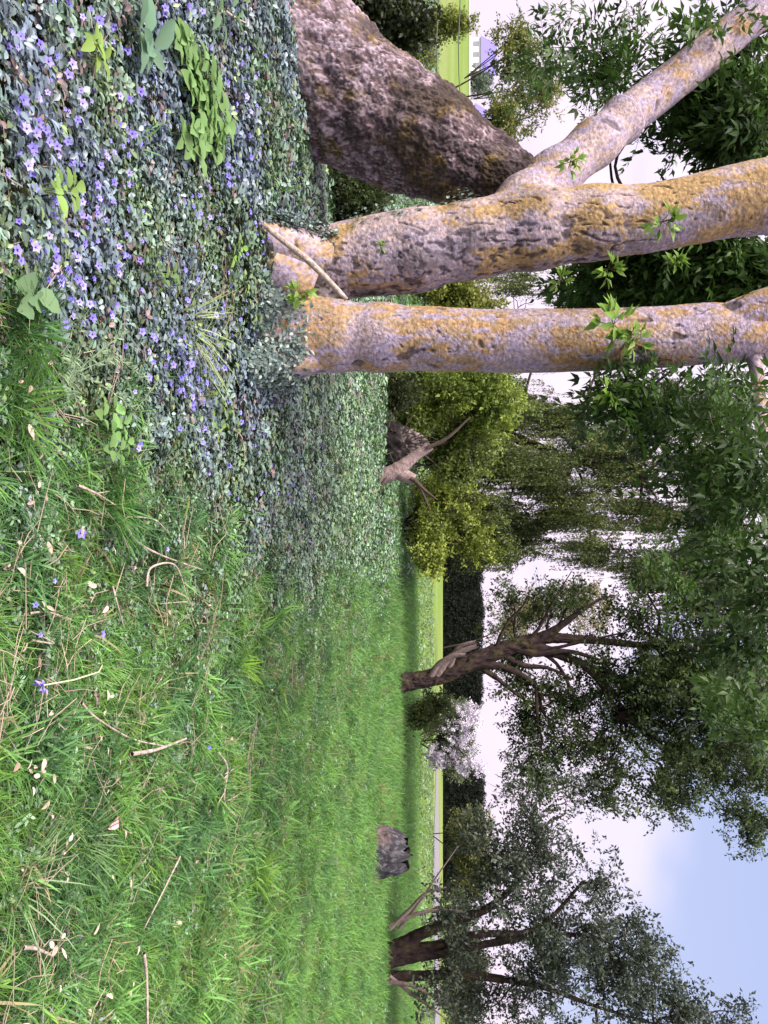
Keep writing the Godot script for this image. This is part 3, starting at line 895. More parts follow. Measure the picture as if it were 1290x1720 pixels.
func build_shrubs() -> void:
	var y := [small_clump(51, 44, 0.5, 0.085), small_clump(52, 40, 0.62, 0.07), small_clump(53, 30, 0.4, 0.10)]
	bush("yellow_green_shrub", pw(650, 660, 18), [[720, 655, 18, 80, 40, 0.8, 300], [790, 650, 18, 60, 45, 0.8, 220], [700, 700, 18.4, 50, 30, 0.7, 150], [840, 680, 18.5, 50, 50, 0.8, 110], [790, 700, 18.8, 60, 50, 0.8, 100]], y, Color(0.07, 0.12, 0.02), Color(0.29, 0.40, 0.06), 0.6, 1.25, -0.08, 71, "tall yellow-green shrub just right of the lichen-covered trunk")
	bush("yellow_green_shrub", pw(660, 760, 19), [[750, 755, 19.5, 60, 50, 0.8, 170], [800, 730, 19.5, 50, 40, 0.8, 140], [780, 790, 19.5, 50, 30, 0.7, 90]], y, Color(0.06, 0.10, 0.022), Color(0.25, 0.34, 0.07), 0.6, 1.25, -0.05, 72, "loose yellow-green shrub behind the fallen branch")
	bush("yellow_green_shrub", pw(680, 880, 21), [[725, 850, 21, 36, 45, 0.8, 170], [715, 905, 21, 30, 34, 0.7, 110], [722, 945, 21, 26, 22, 0.7, 70], [770, 870, 21.5, 40, 40, 0.8, 80], [800, 920, 21.5, 40, 30, 0.8, 50], [750, 815, 21.2, 30, 30, 0.8, 60]], y, Color(0.10, 0.15, 0.025), Color(0.36, 0.45, 0.075), 0.6, 1.25, -0.12, 73, "low sunlit yellow shrub at the left end of the bright field")
	bush("dark_shrub", pw(650, 655, 16), [[665, 655, 16.4, 30, 28, 0.5, 130]], y, Color(0.02, 0.03, 0.01), Color(0.05, 0.07, 0.015), 0.7, 1.1, -0.3, 74, "low dark green shrub at the foot of the tall yellow-green one")
	bush("dark_shrub", pw(630, 20, 11), [[660, 20, 11, 45, 45, 0.6, 230], [700, 45, 11, 22, 18, 0.4, 40], [600, 30, 11, 40, 40, 0.5, 120]], y, Color(0.012, 0.018, 0.008), Color(0.04, 0.06, 0.015), 0.7, 1.1, -0.2, 75, "black-green shrub behind the huge leaning trunk, at its left edge")
	bush("lime_shrub", pw(690, 60, 24), [[710, 60, 24, 30, 60, 0.8, 160], [740, 40, 24, 30, 18, 0.5, 60], [765, 40, 24.0, 35, 10, 0.5, 50]], y, Color(0.12, 0.16, 0.03), Color(0.28, 0.34, 0.07), 0.8, 1.2, -0.2, 76, "lime-green shrub before the pale field, left of the leaning trunk")
	bush("dark_shrub", pw(510, 320, 8.6), [[535, 318, 8.6, 55, 40, 0.3, 240], [600, 340, 8.8, 50, 40, 0.3, 200]], y, Color(0.02, 0.035, 0.012), Color(0.06, 0.095, 0.025), 0.4, 0.7, -0.4, 77, "dark shrub in the gap between the leaning trunk and the pitted trunk")
	bush("lime_shrub", pw(690, 490, 20), [[760, 490, 20, 70, 40, 0.8, 230], [800, 520, 20, 50, 30, 0.7, 100]], y, Color(0.10, 0.13, 0.02), Color(0.26, 0.30, 0.05), 0.8, 1.2, -0.2, 78, "sunlit lime shrub seen in the slot between the two trunks")
	bush("lime_shrub", pw(760, 190, 30), [[850, 200, 30, 40, 40, 1.0, 120], [900, 150, 30, 50, 50, 1.0, 90], [870, 80, 30, 40, 50, 1.0, 90]], y, Color(0.10, 0.13, 0.03), Color(0.25, 0.27, 0.07), 1.0, 1.6, -0.05, 79, "blurred olive shrub against the white sky above the leaning trunk")
	# blossom shrub by the hawthorn
	var bl := bush("blossom_shrub", pw(715, 1240, 36), [[770, 1232, 36, 34, 40, 1.0, 130], [740, 1268, 36, 26, 26, 0.7, 90], [790, 1200, 36, 22, 22, 0.7, 35], [785, 1285, 36, 24, 16, 0.7, 25]], [small_clump(55, 60, 0.5, 0.07, 0.9)], Color(0.42, 0.39, 0.47), Color(0.72, 0.69, 0.78), 0.6, 1.1, -0.12, 80, "pale lilac-white blossoming shrub right of the hawthorn trunk", M.petal)
	crown(bl, [[755, 1235, 36.2, 44, 52, 0.9, 150]], y, M.leaf, Color(0.04, 0.06, 0.02), Color(0.10, 0.14, 0.05), 0.9, 1.3, -0.4, 1.0, 81, false, "leaves")
	bush("green_shrub", pw(672, 1200, 23), [[712, 1200, 23, 34, 28, 0.6, 90], [735, 1180, 23, 22, 16, 0.4, 40]], y, Color(0.06, 0.09, 0.025), Color(0.16, 0.22, 0.07), 0.7, 1.1, -0.1, 82, "small loose green shrub with an arching stem below the blossom shrub")
	bush("olive_shrub", pw(745, 1400, 60), [[790, 1400, 60, 36, 50, 1.5, 200], [800, 1460, 60, 40, 40, 1.5, 160]], [small_clump(61, 50, 1.2, 0.16)], Color(0.06, 0.075, 0.025), Color(0.18, 0.19, 0.06), 0.8, 1.3, -0.2, 83, "olive-green shrub on the far side of the track, left of the thorn tree")
	bush("far_shrub", pw(745, 1220, 120), [[770, 1215, 120, 26, 40, 2.0, 120], [765, 1275, 120, 24, 30, 2.0, 80]], [small_clump(63, 50, 2.0, 0.26)], Color(0.07, 0.10, 0.05), Color(0.15, 0.19, 0.10), 0.8, 1.3, -0.4, 85, "pale green shrubbery across the field in the gap of the dark hedge")
	bush("far_shrub", pw(745, 1560, 120), [[772, 1540, 120, 26, 45, 2.0, 130], [780, 1610, 120, 32, 50, 2.0, 150], [768, 1690, 120, 26, 50, 2.0, 130]], [small_clump(64, 50, 2.0, 0.26)], Color(0.07, 0.10, 0.05), Color(0.14, 0.18, 0.10), 0.8, 1.3, -0.4, 86, "broken hazy green growth at the field's far side, right of the dark hedge")
	bush("olive_shrub", pw(745, 1640, 70), [[780, 1650, 70, 36, 90, 1.8, 330]], [small_clump(62, 50, 1.4, 0.18)], Color(0.035, 0.05, 0.025), Color(0.09, 0.11, 0.05), 0.8, 1.3, -0.3, 84, "dull dark-olive shrub across the field behind the thorn tree")

	# ---- the dark mound with a fallen branch before it
	var at := gp(636, 750)
	var mb := base("brush_mound", at, "dark rounded mound of brush and earth flecked with dead leaves", "mound")
	var rings := 40
	var segs := 60
	var v := PackedVector3Array()
	var cc := PackedColorArray()
	var rr := RandomNumberGenerator.new()
	rr.seed = 2
	for i in rings + 1:
		for j in segs:
			var el := lerpf(-0.3, PI / 2, float(i) / rings)
			var d := Vector3(cos(el) * cos(TAU * j / segs), sin(el), cos(el) * sin(TAU * j / segs))
			var n := na.get_noise_3dv(d * 2.4) * 0.22 + nb.get_noise_3dv(d * 9.0) * 0.10
			v.append(at + Vector3(d.x * 0.46, d.y * 0.86, d.z * 0.4) * (1 + n))
			var f := smoothstep(0.12, 0.3, nb.get_noise_3dv(d * 16.0))
			cc.append(Color(0.02, 0.016, 0.016).lerp(Color(0.32, 0.26, 0.24), f * smoothstep(0.3, 0.8, d.y)))
	wpart("earth", skin(v, cc, rings, segs, false), M.bark, mb)
	for e in 26:
		var d := any_dir(rr)
		d = Vector3(d.x, absf(d.y), d.z)
		var s := at + Vector3(d.x * 0.42, d.y * 0.8, d.z * 0.38)
		wpart("twig", limb([s, s + (any_dir(rr) * 0.5 + d * 0.4) * 0.25, s + (any_dir(rr) * 0.4 + d) * 0.4], [0.012, 0.009, 0.003], 6, 5, "twig"), M.bark, mb)
	var fb := base("fallen_branch", gp(630, 802), "forked pinkish dead branch leaning on the dark brush mound", "branch")
	for w in [[[622, 806, 15], [640, 801, 13], [668, 789, 13], [695, 768, 9], [724, 748, 8]], [[662, 792, 11], [680, 799, 11], [697, 806, 9]]]:
		var u := sight(w, 15.2)
		wpart("limb", limb(u[0], u[1], 60, 24, "pale"), M.bark, fb)
	for w in [[[690, 803, 4], [705, 818, 2.5], [722, 856, 1.5]], [[695, 805, 4], [712, 822, 3], [735, 840, 1]], [[718, 752, 4], [752, 735, 3], [790, 700, 1.5]], [[648, 800, 3], [636, 830, 2], [640, 850, 1]]]:
		var u := sight(w, 15.1)
		wpart("twig", limb(u[0], u[1], 16, 7, "twig"), M.bark, fb)

	# ---- stump by the right tree
	at = gp(628, 1430)
	var sb := base("tree_stump", at, "broad low grey tree stump, pinkish on its left side, standing in the lawn", "stump")
	var z := -at.z
	v = PackedVector3Array()
	cc = PackedColorArray()
	rings = 50
	segs = 90
	for i in rings + 1:
		var f := float(i) / rings
		for j in segs:
			var an := TAU * j / segs
			var d := Vector3(cos(an), 0, sin(an))
			var rad := 0.42 + 0.16 * pow(1 - f, 3) + 0.05 * na.get_noise_3d(d.x * 1.5, f, d.z * 1.5)
			var fur := nr.get_noise_3d(d.x * 4.0, f * 0.9, d.z * 4.0)
			rad -= 0.03 * smoothstep(0.4, 0.95, fur) + 0.03 * nb.get_noise_3d(d.x * 6.0, f * 4.0, d.z * 6.0)
			rad *= 1.0 - 0.38 * pow(f, 5)
			v.append(at + Vector3(d.x * rad * 0.95, -0.13 + f * (0.70 + 0.16 * na.get_noise_2d(d.x * 1.5 + 3, d.z * 1.5)), d.z * rad * 0.9))
			var c := Color(0.05, 0.048, 0.055).lerp(Color(0.16, 0.155, 0.18), smoothstep(0.0, 0.35, nb.get_noise_3d(d.x * 5.0, f * 5.0, d.z * 5.0)))
			c = c.lerp(Color(0.21, 0.155, 0.155), smoothstep(-0.4, -0.85, d.x + 0.3 * nb.get_noise_3d(d.x * 4, f * 4, d.z * 4)) * smoothstep(0.75, 0.4, f))
			cc.append(c.lerp(Color(0.04, 0.035, 0.035), smoothstep(0.5, 0.95, fur) * 0.7))
	wpart("trunk", skin(v, cc, rings, segs, true), M.bark, sb)


func cover_sprig(sd: int, leaves: int) -> ArrayMesh:
	var r := RandomNumberGenerator.new()
	r.seed = sd
	var m := MB.new()
	for q in leaves:
		var a := r.randf() * TAU
		var h := r.randf_range(0.01, 0.085)
		var d := Vector3(cos(a), r.randf_range(-0.1, 0.6), sin(a))
		var at := Vector3(cos(a), 0, sin(a)) * r.randf_range(0.005, 0.04) + Vector3(0, h, 0)
		var g := r.randf_range(0.65, 1.4)
		m.broad(at, d, Vector3.UP + any_dir(r) * 0.4, r.randf_range(0.026, 0.05), r.randf_range(0.019, 0.028), 0.25, Color(g * 0.95, g, g), 1.0, 3)
	return m.done()

func tuft(sd: int, blades: int, ln: float, lean: float, w := 0.0045) -> ArrayMesh:
	var r := RandomNumberGenerator.new()
	r.seed = sd
	var m := MB.new()
	for q in blades:
		var a := r.randf() * TAU
		var o := Vector3(cos(a), 0, sin(a))
		var b := r.randf() * TAU
		var g := r.randf_range(0.6, 1.4)
		m.blade(o * r.randf() * 0.05, (Vector3.UP + o * lean * r.randf_range(0.2, 1.2)).normalized(), ln * r.randf_range(0.5, 1.25), w * r.randf_range(0.7, 1.3), (Vector3(cos(b), -0.35, sin(b)) * 0.5 + o * 0.6).normalized(), Color(g, g, g * r.randf_range(0.8, 1.1)))
	return m.done()


func build_cover() -> void:
	var sprigs := [cover_sprig(1, 9), cover_sprig(2, 9), cover_sprig(3, 10), cover_sprig(4, 8)]
	var tufts := [tuft(1, 20, 0.10, 0.9), tuft(2, 22, 0.085, 1.2), tuft(3, 18, 0.12, 0.8), tuft(4, 20, 0.07, 1.5), tuft(5, 11, 0.15, 1.1, 0.0095)]
	var sx := [[], [], [], []]
	var sc := [PackedColorArray(), PackedColorArray(), PackedColorArray(), PackedColorArray()]
	var gx := [[], [], [], [], []]
	var gc := [PackedColorArray(), PackedColorArray(), PackedColorArray(), PackedColorArray(), PackedColorArray()]
	var r := RandomNumberGenerator.new()
	r.seed = 5
	# bands: near, far, tries per square metre, size
	for band in [[1.6, 4.5, 980.0, 0.74], [4.5, 8.0, 560.0, 0.95], [8.0, 11.0, 330.0, 1.2], [11.0, 15.0, 210.0, 1.45], [15.0, 22.0, 110.0, 1.9], [22.0, 34.0, 55.0, 2.5], [34.0, 62.0, 14.0, 4.0]]:
		var d0: float = band[0]
		var d1: float = band[1]
		var wide := d1 * 0.64 + 0.6
		var n := int((d1 - d0) * wide * 2 * band[2])
		for q in n:
			var d := r.randf_range(d0, d1)
			var x := r.randf_range(-wide, wide)
			if absf(x) > d * 0.64 + 0.5:
				continue
			var big := na.get_noise_2d(x * 0.9, d * 0.9)
			var mid := na.get_noise_2d(x * 2.7 + 90, d * 2.7)
			var inside := edge_of_cover(d) - x + big * 0.5 + mid * 0.3        # above 0 in the periwinkle
			var share := maxf(smoothstep(-1.1, 0.25, inside), 0.55 * smoothstep(-2.6, -0.4, inside))
			if d > 8.0:
				share = maxf(share * 0.75, smoothstep(-4.0, 0.3, inside) * 0.6) * smoothstep(26.0, 14.0, d)
			share = clampf(share, 0.14 + 0.25 * smoothstep(0.05, 0.3, mid), 0.97)
			var p := Vector3(x, hill(x, -d), -d)
			var s: float = band[3] * r.randf_range(0.7, 1.25)
			var k := r.randi() % 4
			var turn := Basis(Vector3(r.randf_range(-1, 1), 0, r.randf_range(-1, 1)).normalized(), r.randf() * 0.35) * Basis(Vector3.UP, r.randf() * TAU)
			if r.randf() < share:
				var deep := clampf(smoothstep(-0.5, 0.5, inside) , 0, 1)
				s *= lerpf(0.62, 1.0, deep)
				var c := Color(0.115, 0.19, 0.105).lerp(Color(0.115, 0.155, 0.20), deep * clampf(0.65 + 1.3 * na.get_noise_2d(x * 1.1 + 300, d * 1.1), 0.1, 1.0))
				var far := smoothstep(4.5, 8.5, d)
				c = c.lerp(Color(0.135, 0.225, 0.12), far * 0.9)
				if r.randf() < 0.12:
					c = Color(0.13, 0.19, 0.075)
				elif r.randf() < 0.06:
					c = Color(0.16, 0.115, 0.11)
				elif r.randf() < 0.10:
					c = Color(0.15, 0.19, 0.19)
				sx[k].append(Transform3D(turn.scaled(Vector3.ONE * s), p))
				sc[k].append(c * r.randf_range(0.5, 1.6))
			else:
				var t := clampf(0.45 + 1.1 * na.get_noise_2d(x * 1.3 + 7, d * 1.3) + 0.6 * nb.get_noise_2d(x * 6.0, d * 6.0) + r.randf_range(-0.2, 0.2) + 0.25 * smoothstep(0.0, 4.0, x), 0, 1)
				var c := Color(0.07, 0.185, 0.065).lerp(Color(0.165, 0.37, 0.085), t)
				if mid > 0.28:
					c = c.lerp(Color(0.16, 0.32, 0.03), 0.6)
				if r.randf() < 0.06:
					c = Color(0.27, 0.25, 0.13)
				if d > 33.0:
					c = Color(0.20, 0.33, 0.07) * r.randf_range(0.8, 1.2)
				if d < 7.0 and na.get_noise_2d(x * 1.8 + 900, d * 1.8) > 0.05 and r.randf() < 0.4:
					k = 4
				gx[k].append(Transform3D(turn.scaled(Vector3(s, s * r.randf_range(0.7, 1.3) * (0.45 if d > 33.0 else 1.0), s)), p))
				gc[k].append(c * r.randf_range(0.75, 1.25))
	var co := base("periwinkle_cover", Vector3.ZERO, "dense low carpet of small blue-green periwinkle leaves around the trunks", "ground cover")
	co.set_meta("kind", "stuff")
	var gr := base("grass", Vector3.ZERO, "fine soft green grass covering the open lawn", "grass")
	gr.set_meta("kind", "stuff")
	var straws := []
	for q in 3:
		var m := MB.new()
		for e in 4:
			var a := r.randf() * TAU
			var h := r.randf_range(0.03, 0.08)
			var p0 := Vector3(r.randf_range(-0.06, 0.06), h, r.randf_range(-0.06, 0.06))
			var p2 := p0 + Vector3(cos(a), r.randf_range(-0.15, 0.2), sin(a)) * r.randf_range(0.06, 0.2)
			m.stick(PackedVector3Array([p0, p0.lerp(p2, 0.5) + any_dir(r) * 0.015, p2]), 0.0016, 0.0009, 4, Color(1, 1, 1) * r.randf_range(0.7, 1.2))
		straws.append(m.done())
	var tx := [[], [], []]
	var tc := [PackedColorArray(), PackedColorArray(), PackedColorArray()]
	for q in 1500:
		var d := r.randf_range(2.0, 11.0)
		var x := r.randf_range(-0.68, 0.68) * d
		if na.get_noise_2d(x * 1.5 + 500, d * 1.5) < (0.02 if x > edge_of_cover(d) else 0.22):
			continue
		var e := q % 3
		tx[e].append(Transform3D(Basis(Vector3.UP, r.randf() * TAU).scaled(Vector3.ONE * r.randf_range(0.7, 1.3)), Vector3(x, hill(x, -d), -d)))
		tc[e].append(Color(0.42, 0.35, 0.26).lerp(Color(0.30, 0.23, 0.19), r.randf()))
	var so := base("straw", Vector3.ZERO, "thin dead straw and stalks tangled through the grass and leaves", "straw")
	so.set_meta("kind", "stuff")
	for k in 3:
		many("stalks", straws[k], M.dry, tx[k], tc[k], so)
	for k in 4:
		many("leaves", sprigs[k], M.cover, sx[k], sc[k], co)
		many("blades", tufts[k], M.grass, gx[k], gc[k], gr)
	many("blades", tufts[4], M.grass, gx[4], gc[4], gr)


func build_plants() -> void:
	# broad bright leaves in the periwinkle
	leafy("broad_leaved_plant", [[270, 60], [285, 90], [300, 115], [322, 130], [305, 150], [330, 165], [345, 190], [300, 180], [318, 205], [340, 225], [290, 215], [315, 240], [280, 245], [335, 250], [300, 262], [270, 225], [280, 75], [310, 100], [325, 175], [300, 230], [350, 215], [285, 150], [262, 70], [278, 108], [292, 130], [312, 165], [322, 190], [308, 222], [330, 235]], 0.095, 0.068, Color(0.16, 0.30, 0.10), 4, "long sprawling clump of bright green broad leaves by the leaning trunk's foot")
	leafy("broad_leaved_plant", [[205, 65], [195, 50], [220, 80], [210, 90]], 0.15, 0.085, Color(0.13, 0.25, 0.155), 2, "cluster of big blue-green leaves, largest in the periwinkle")
	leafy("broad_leaved_plant", [[118, 85], [128, 100], [112, 70]], 0.08, 0.04, Color(0.20, 0.33, 0.07), 3, "small lime tuft of leaves beside the big blue-green leaves")
	leafy("broad_leaved_plant", [[55, 315], [70, 322], [45, 322], [80, 318]], 0.065, 0.04, Color(0.20, 0.34, 0.08), 3, "yellow-green leaf cluster alone at the periwinkle's near edge")
	leafy("broad_leaved_plant", [[150, 690], [165, 712], [148, 730], [172, 742], [140, 755], [130, 702], [160, 760]], 0.06, 0.043, Color(0.17, 0.34, 0.10), 3, "neat plant of paired oval pale-green leaves between the grass tufts")
	leafy("broad_leaved_plant", [[330, 665], [345, 680], [325, 700], [350, 710], [360, 690], [335, 725], [370, 720]], 0.055, 0.022, Color(0.15, 0.27, 0.05), 3, "narrow-leaved yellow-green clump in a dark gap of the periwinkle")
	leafy("broad_leaved_plant", [[8, 495], [0, 505]], 0.10, 0.09, Color(0.15, 0.27, 0.13), 2, "pair of round blue-green leaves at the near edge of the view")
	leafy("broad_leaved_plant", [[360, 15], [345, 40], [372, 30], [335, 20]], 0.12, 0.05, Color(0.12, 0.23, 0.11), 2, "dull green long-leaved clump hard against the leaning trunk's foot")
	leafy("broad_leaved_plant", [[370, 425], [378, 415], [362, 432]], 0.05, 0.03, Color(0.2, 0.38, 0.08), 3, "bright small sprig among the roots of the pitted trunk")
	leafy("broad_leaved_plant", [[240, 470], [255, 460], [232, 455], [262, 478]], 0.05, 0.032, Color(0.12, 0.22, 0.07), 3, "mid-green leaf cluster just left of the long grass")
	leafy("broad_leaved_plant", [[275, 875]], 0.11, 0.05, Color(0.30, 0.42, 0.09), 1, "single fallen lime-green leaf beside the curved twigs")
	# feathery plant
	var at := gp(105, 625)
	var fp := base("feathery_plant", at, "feathery blue-green plant with finely cut arching fronds", "plant")
	for w in [[[105, 625], [70, 640], [40, 660], [25, 665]], [[105, 625], [125, 590], [150, 555]], [[105, 625], [140, 655], [165, 690], [185, 640]], [[105, 625], [85, 560], [70, 520]], [[105, 625], [150, 600], [190, 640]], [[105, 625], [75, 600], [45, 610]]]:
		var m := MB.new()
		var pts := PackedVector3Array()
		for k in w.size():
			var g := gp(w[k][0], w[k][1])
			pts.append(g + Vector3(0, 0.05 + 0.05 * k, 0))
		m.stick(pts, 0.003, 0.002, 5, Color(0.2, 0.28, 0.17))
		for k in 60:
			var t := rng.randf() * (pts.size() - 1.01)
			var p := pts[int(t)].lerp(pts[int(t) + 1], t - int(t))
			var d := (pts[int(t) + 1] - pts[int(t)]).normalized()
			m.leaf(p, d * 0.6 + any_dir(rng) * 0.8, Vector3.UP, rng.randf_range(0.02, 0.045), 0.008, 0.2, Color(0.16, 0.26, 0.16).lerp(Color(0.3, 0.4, 0.22), rng.randf()))
		wpart("frond", m.done(), M.leaf, fp)
	# grass tussocks
	tussock([300, 535], 60, 0.34, 1.0, Color(0.26, 0.34, 0.13), 31, "sprawling tussock of long pale grass before the lichen-covered trunk")
	tussock([330, 590], 26, 0.26, 1.1, Color(0.24, 0.32, 0.14), 32, "thin pale grass tussock just right of the sprawling one")
	tussock([30, 555], 120, 0.20, 0.5, Color(0.055, 0.16, 0.025), 33, "thick dark green grass tussock at the near edge by the round leaves")
	tussock([180, 845], 130, 0.18, 0.6, Color(0.06, 0.17, 0.03), 34, "dense dark green tussock left of the curved twigs")
	tussock([185, 660], 60, 0.13, 0.6, Color(0.06, 0.16, 0.03), 35, "small dark tussock behind the feathery plant")
	tussock([180, 785], 60, 0.15, 0.7, Color(0.07, 0.18, 0.035), 36, "short dark tussock beyond the oval-leaved plant")
	tussock([395, 1115], 90, 0.20, 0.4, Color(0.17, 0.34, 0.03), 37, "small lime-green tussock alone in the middle of the lawn")
	tussock([30, 690], 90, 0.16, 0.6, Color(0.10, 0.24, 0.04), 38, "bright green tussock at the near edge, right of the feathery plant")
	tussock([430, 1460], 120, 0.22, 0.6, Color(0.15, 0.30, 0.03), 39, "broad yellow-green tussock in the lawn below the stump")
	tussock([120, 1410], 80, 0.2, 0.9, Color(0.11, 0.2, 0.07), 40, "loose grey-green tussock by the pink petal")
	tussock([20, 1480], 50, 0.22, 1.0, Color(0.2, 0.3, 0.16), 41, "pale whorled tussock at the near edge of the lawn")


func leafy(called: String, spots: Array, l: float, w: float, col: Color, per: int, label: String) -> void:
	var at := gp(spots[0][0], spots[0][1])
	var o := base(called, at, label, "plant" if per > 1 else "leaf")
	for s in spots:
		var p := gp(s[0], s[1])
		var turn := rng.randf() * TAU
		for k in per:
			var m := MB.new()
			var a := turn + TAU * k / per + rng.randf_range(-0.4, 0.4)
			var d := Vector3(cos(a), rng.randf_range(0.05, 0.5), sin(a))
			var b := p + Vector3(0, 0.10 if per > 1 else 0.09, 0) + Vector3(cos(a), 0, sin(a)) * 0.01
			var size := rng.randf_range(0.75, 1.2)
			if per > 1:
				m.stick(PackedVector3Array([p, p.lerp(b, 0.6) + any_dir(rng) * 0.006, b]), 0.003, 0.002, 4, Color(0.2, 0.28, 0.1))
			m.broad(b, d, Vector3.UP + any_dir(rng) * 0.25, l * size, w * size, rng.randf_range(0.1, 0.35), col * rng.randf_range(0.8, 1.2))
			wpart("leaf", m.done(), M.leaf, o)


func tussock(spot: Array, blades: int, ln: float, lean: float, col: Color, sd: int, label: String) -> void:
	var p := gp(spot[0], spot[1])
	var o := base("grass_tussock", p, label, "grass")
	var r := RandomNumberGenerator.new()
	r.seed = sd
	var m := MB.new()
	for q in blades:
		var a := r.randf() * TAU
		var out := Vector3(cos(a), 0, sin(a))
		var g := r.randf_range(0.7, 1.35)
		m.blade(out * r.randf() * 0.09, (Vector3.UP + out * lean * r.randf_range(0.2, 1.3)).normalized(), ln * r.randf_range(0.5, 1.1), 0.0055, (out + Vector3(r.randf_range(-1, 1), -0.5, r.randf_range(-1, 1)) * 0.5).normalized(), Color(col.r * g, col.g * g, col.b * g))
	part("blades", m.done(), M.grass, o)


func build_litter() -> void:
	# violet flowers
	var fm := []
	for k in 3:
		var m := MB.new()
		for q in 5:
			var a := TAU * q / 5 + k
			var d := Vector3(cos(a), 0.25 + 0.1 * k, sin(a))
			m.leaf(d * 0.003, d, Vector3.UP, 0.019, 0.017, 0.15, Color(1, 1, 1))
		m.stick(PackedVector3Array([Vector3(0, -0.06, 0.01), Vector3(0, -0.02, 0.002), Vector3(0, 0.002, 0)]), 0.0015, 0.003, 4, Color(0.6, 0.75, 0.5))
		fm.append(m.done())
	var shades := []
	for c in [Color(0.20, 0.17, 0.62), Color(0.30, 0.26, 0.72), Color(0.14, 0.11, 0.50)]:
		var m := StandardMaterial3D.new()
		m.vertex_color_use_as_albedo = true
		m.albedo_color = c.linear_to_srgb()
		m.roughness = 0.6
		m.backlight_enabled = true
		m.backlight = Color(0.6, 0.6, 0.6)
		m.cull_mode = BaseMaterial3D.CULL_DISABLED
		shades.append(m)
	var hubs := [[10, 230, 12], [30, 250, 8], [75, 60, 8], [60, 150, 8], [215, 150, 10], [270, 20, 12], [110, 20, 6], [30, 420, 12], [90, 450, 12], [170, 215, 6], [110, 495, 10], [165, 545, 12], [290, 640, 22], [240, 610, 10], [320, 590, 8], [350, 290, 10], [390, 200, 12], [400, 100, 10], [300, 330, 8], [190, 420, 10], [420, 380, 8], [200, 745, 3], [440, 640, 6], [340, 760, 5], [390, 440, 6], [150, 330, 8], [70, 330, 8], [420, 700, 8], [310, 950, 1], [150, 925, 2], [330, 1220, 2], [40, 990, 3]]
	for h in hubs:
		for q in h[2]:
			var p := gp(clampf(h[0] + rng.randfn(0, 26), 1, 470), h[1] + rng.randfn(0, 32))
			var o := part("violet_flower", fm[rng.randi() % 3], shades[rng.randi() % 3], self, p + Vector3(0, rng.randf_range(0.045, 0.095), 0))
			o.basis = (Basis(Vector3(1, 0, 0), rng.randf_range(0.1, 0.9)) * Basis(Vector3.UP, rng.randf() * TAU)).scaled(Vector3.ONE * rng.randf_range(0.5, 1.0))
			var sized := "tiny" if o.basis.x.length() < 0.6 else "small" if o.basis.x.length() < 0.78 else "larger"
			var where := "in the open lawn" if h[1] > 700 else "close under the trunks" if h[0] > 330 else "right of the long pale tussock" if h[1] > 560 else "between the long pale tussock and the near edge" if h[1] > 380 else "in front of the broad-leaved clump" if h[0] < 160 else "around the broad-leaved clump"
			tag(o, "%s violet-blue periwinkle flower %s" % [sized, where], "flower", "violet flowers scattered in the ground cover")
	var vx := []
	var vc := PackedColorArray()
	while vx.size() < 950:
		var d := rng.randf_range(2.3, 11.0)
		var x := rng.randf_range(-0.66, 0.3) * d
		var patch := na.get_noise_2d(x * 1.4 + 700, d * 1.4)
		if x > edge_of_cover(d) - 0.1 or patch + rng.randf_range(-0.15, 0.15) < 0.04:
			continue
		vx.append(Transform3D((Basis(Vector3(1, 0, 0), rng.randf_range(0.1, 0.9)) * Basis(Vector3.UP, rng.randf() * TAU)).scaled(Vector3.ONE * rng.randf_range(0.35, 0.8)), Vector3(x, hill(x, -d) + rng.randf_range(0.03, 0.085), -d)))
		vc.append(Color(0.17, 0.15, 0.50).lerp(Color(0.26, 0.23, 0.62), rng.randf()))
	var vf := base("violet_flowers", Vector3.ZERO, "many tiny violet-blue flowers sunk in the periwinkle leaves, too many to count", "flowers")
	vf.set_meta("kind", "stuff")
	many("blossoms", fm[1], M.petal, vx, vc, vf)
	# dry leaves in the lawn
	var dm := []
	for k in 4:
		var m := MB.new()
		m.broad(Vector3.ZERO, Vector3(1, 0.1, 0), Vector3(0, 1, 0.2 * k), 0.045, 0.024 - 0.002 * k, 0.25 - 0.12 * k, Color(1, 1, 1), 0.8)
		dm.append(m.done())
	var dcol := []
	for c in [Color(0.44, 0.34, 0.27), Color(0.36, 0.28, 0.22), Color(0.50, 0.41, 0.35), Color(0.24, 0.16, 0.13)]:
		var m := StandardMaterial3D.new()
		m.vertex_color_use_as_albedo = true
		m.albedo_color = c.linear_to_srgb()
		m.roughness = 0.85
		m.cull_mode = BaseMaterial3D.CULL_DISABLED
		dcol.append(m)
	var n := 0
	while n < 150:
		var px := 470.0 * pow(rng.randf(), 1.5)
		var py := rng.randf_range(560, 1720)
		if na.get_noise_2d(px * 0.012, py * 0.012) < 0.02:
			continue
		var p := gp(px, py)
		if p.x < edge_of_cover(-p.z) + 0.15 and rng.randf() < 0.85:
			continue
		n += 1
		var o := part("dry_leaf", dm[rng.randi() % 4], dcol[rng.randi() % 4 if rng.randf() < 0.5 else rng.randi() % 3], self, p + Vector3(0, rng.randf_range(0.05, 0.09), 0))
		o.basis = (Basis(any_dir(rng), rng.randf_range(0, 0.7)) * Basis(Vector3.UP, rng.randf() * TAU)).scaled(Vector3.ONE * rng.randf_range(0.35, 0.95))
		var wide := "small" if o.basis.x.length() < 0.65 else "larger"
		var lies := "at the near edge of the lawn" if px < 120 else "in the middle of the lawn" if px < 270 else "far out in the lawn"
		var beside := "left, by the periwinkle" if py < 900 else "before the leaning hawthorn" if py < 1300 else "right, before the stump"
		tag(o, "%s tan dead leaf %s, %s" % [wide, lies, beside], "leaf", "dead leaves scattered over the lawn")
	# the pink petal
	var pm := MB.new()
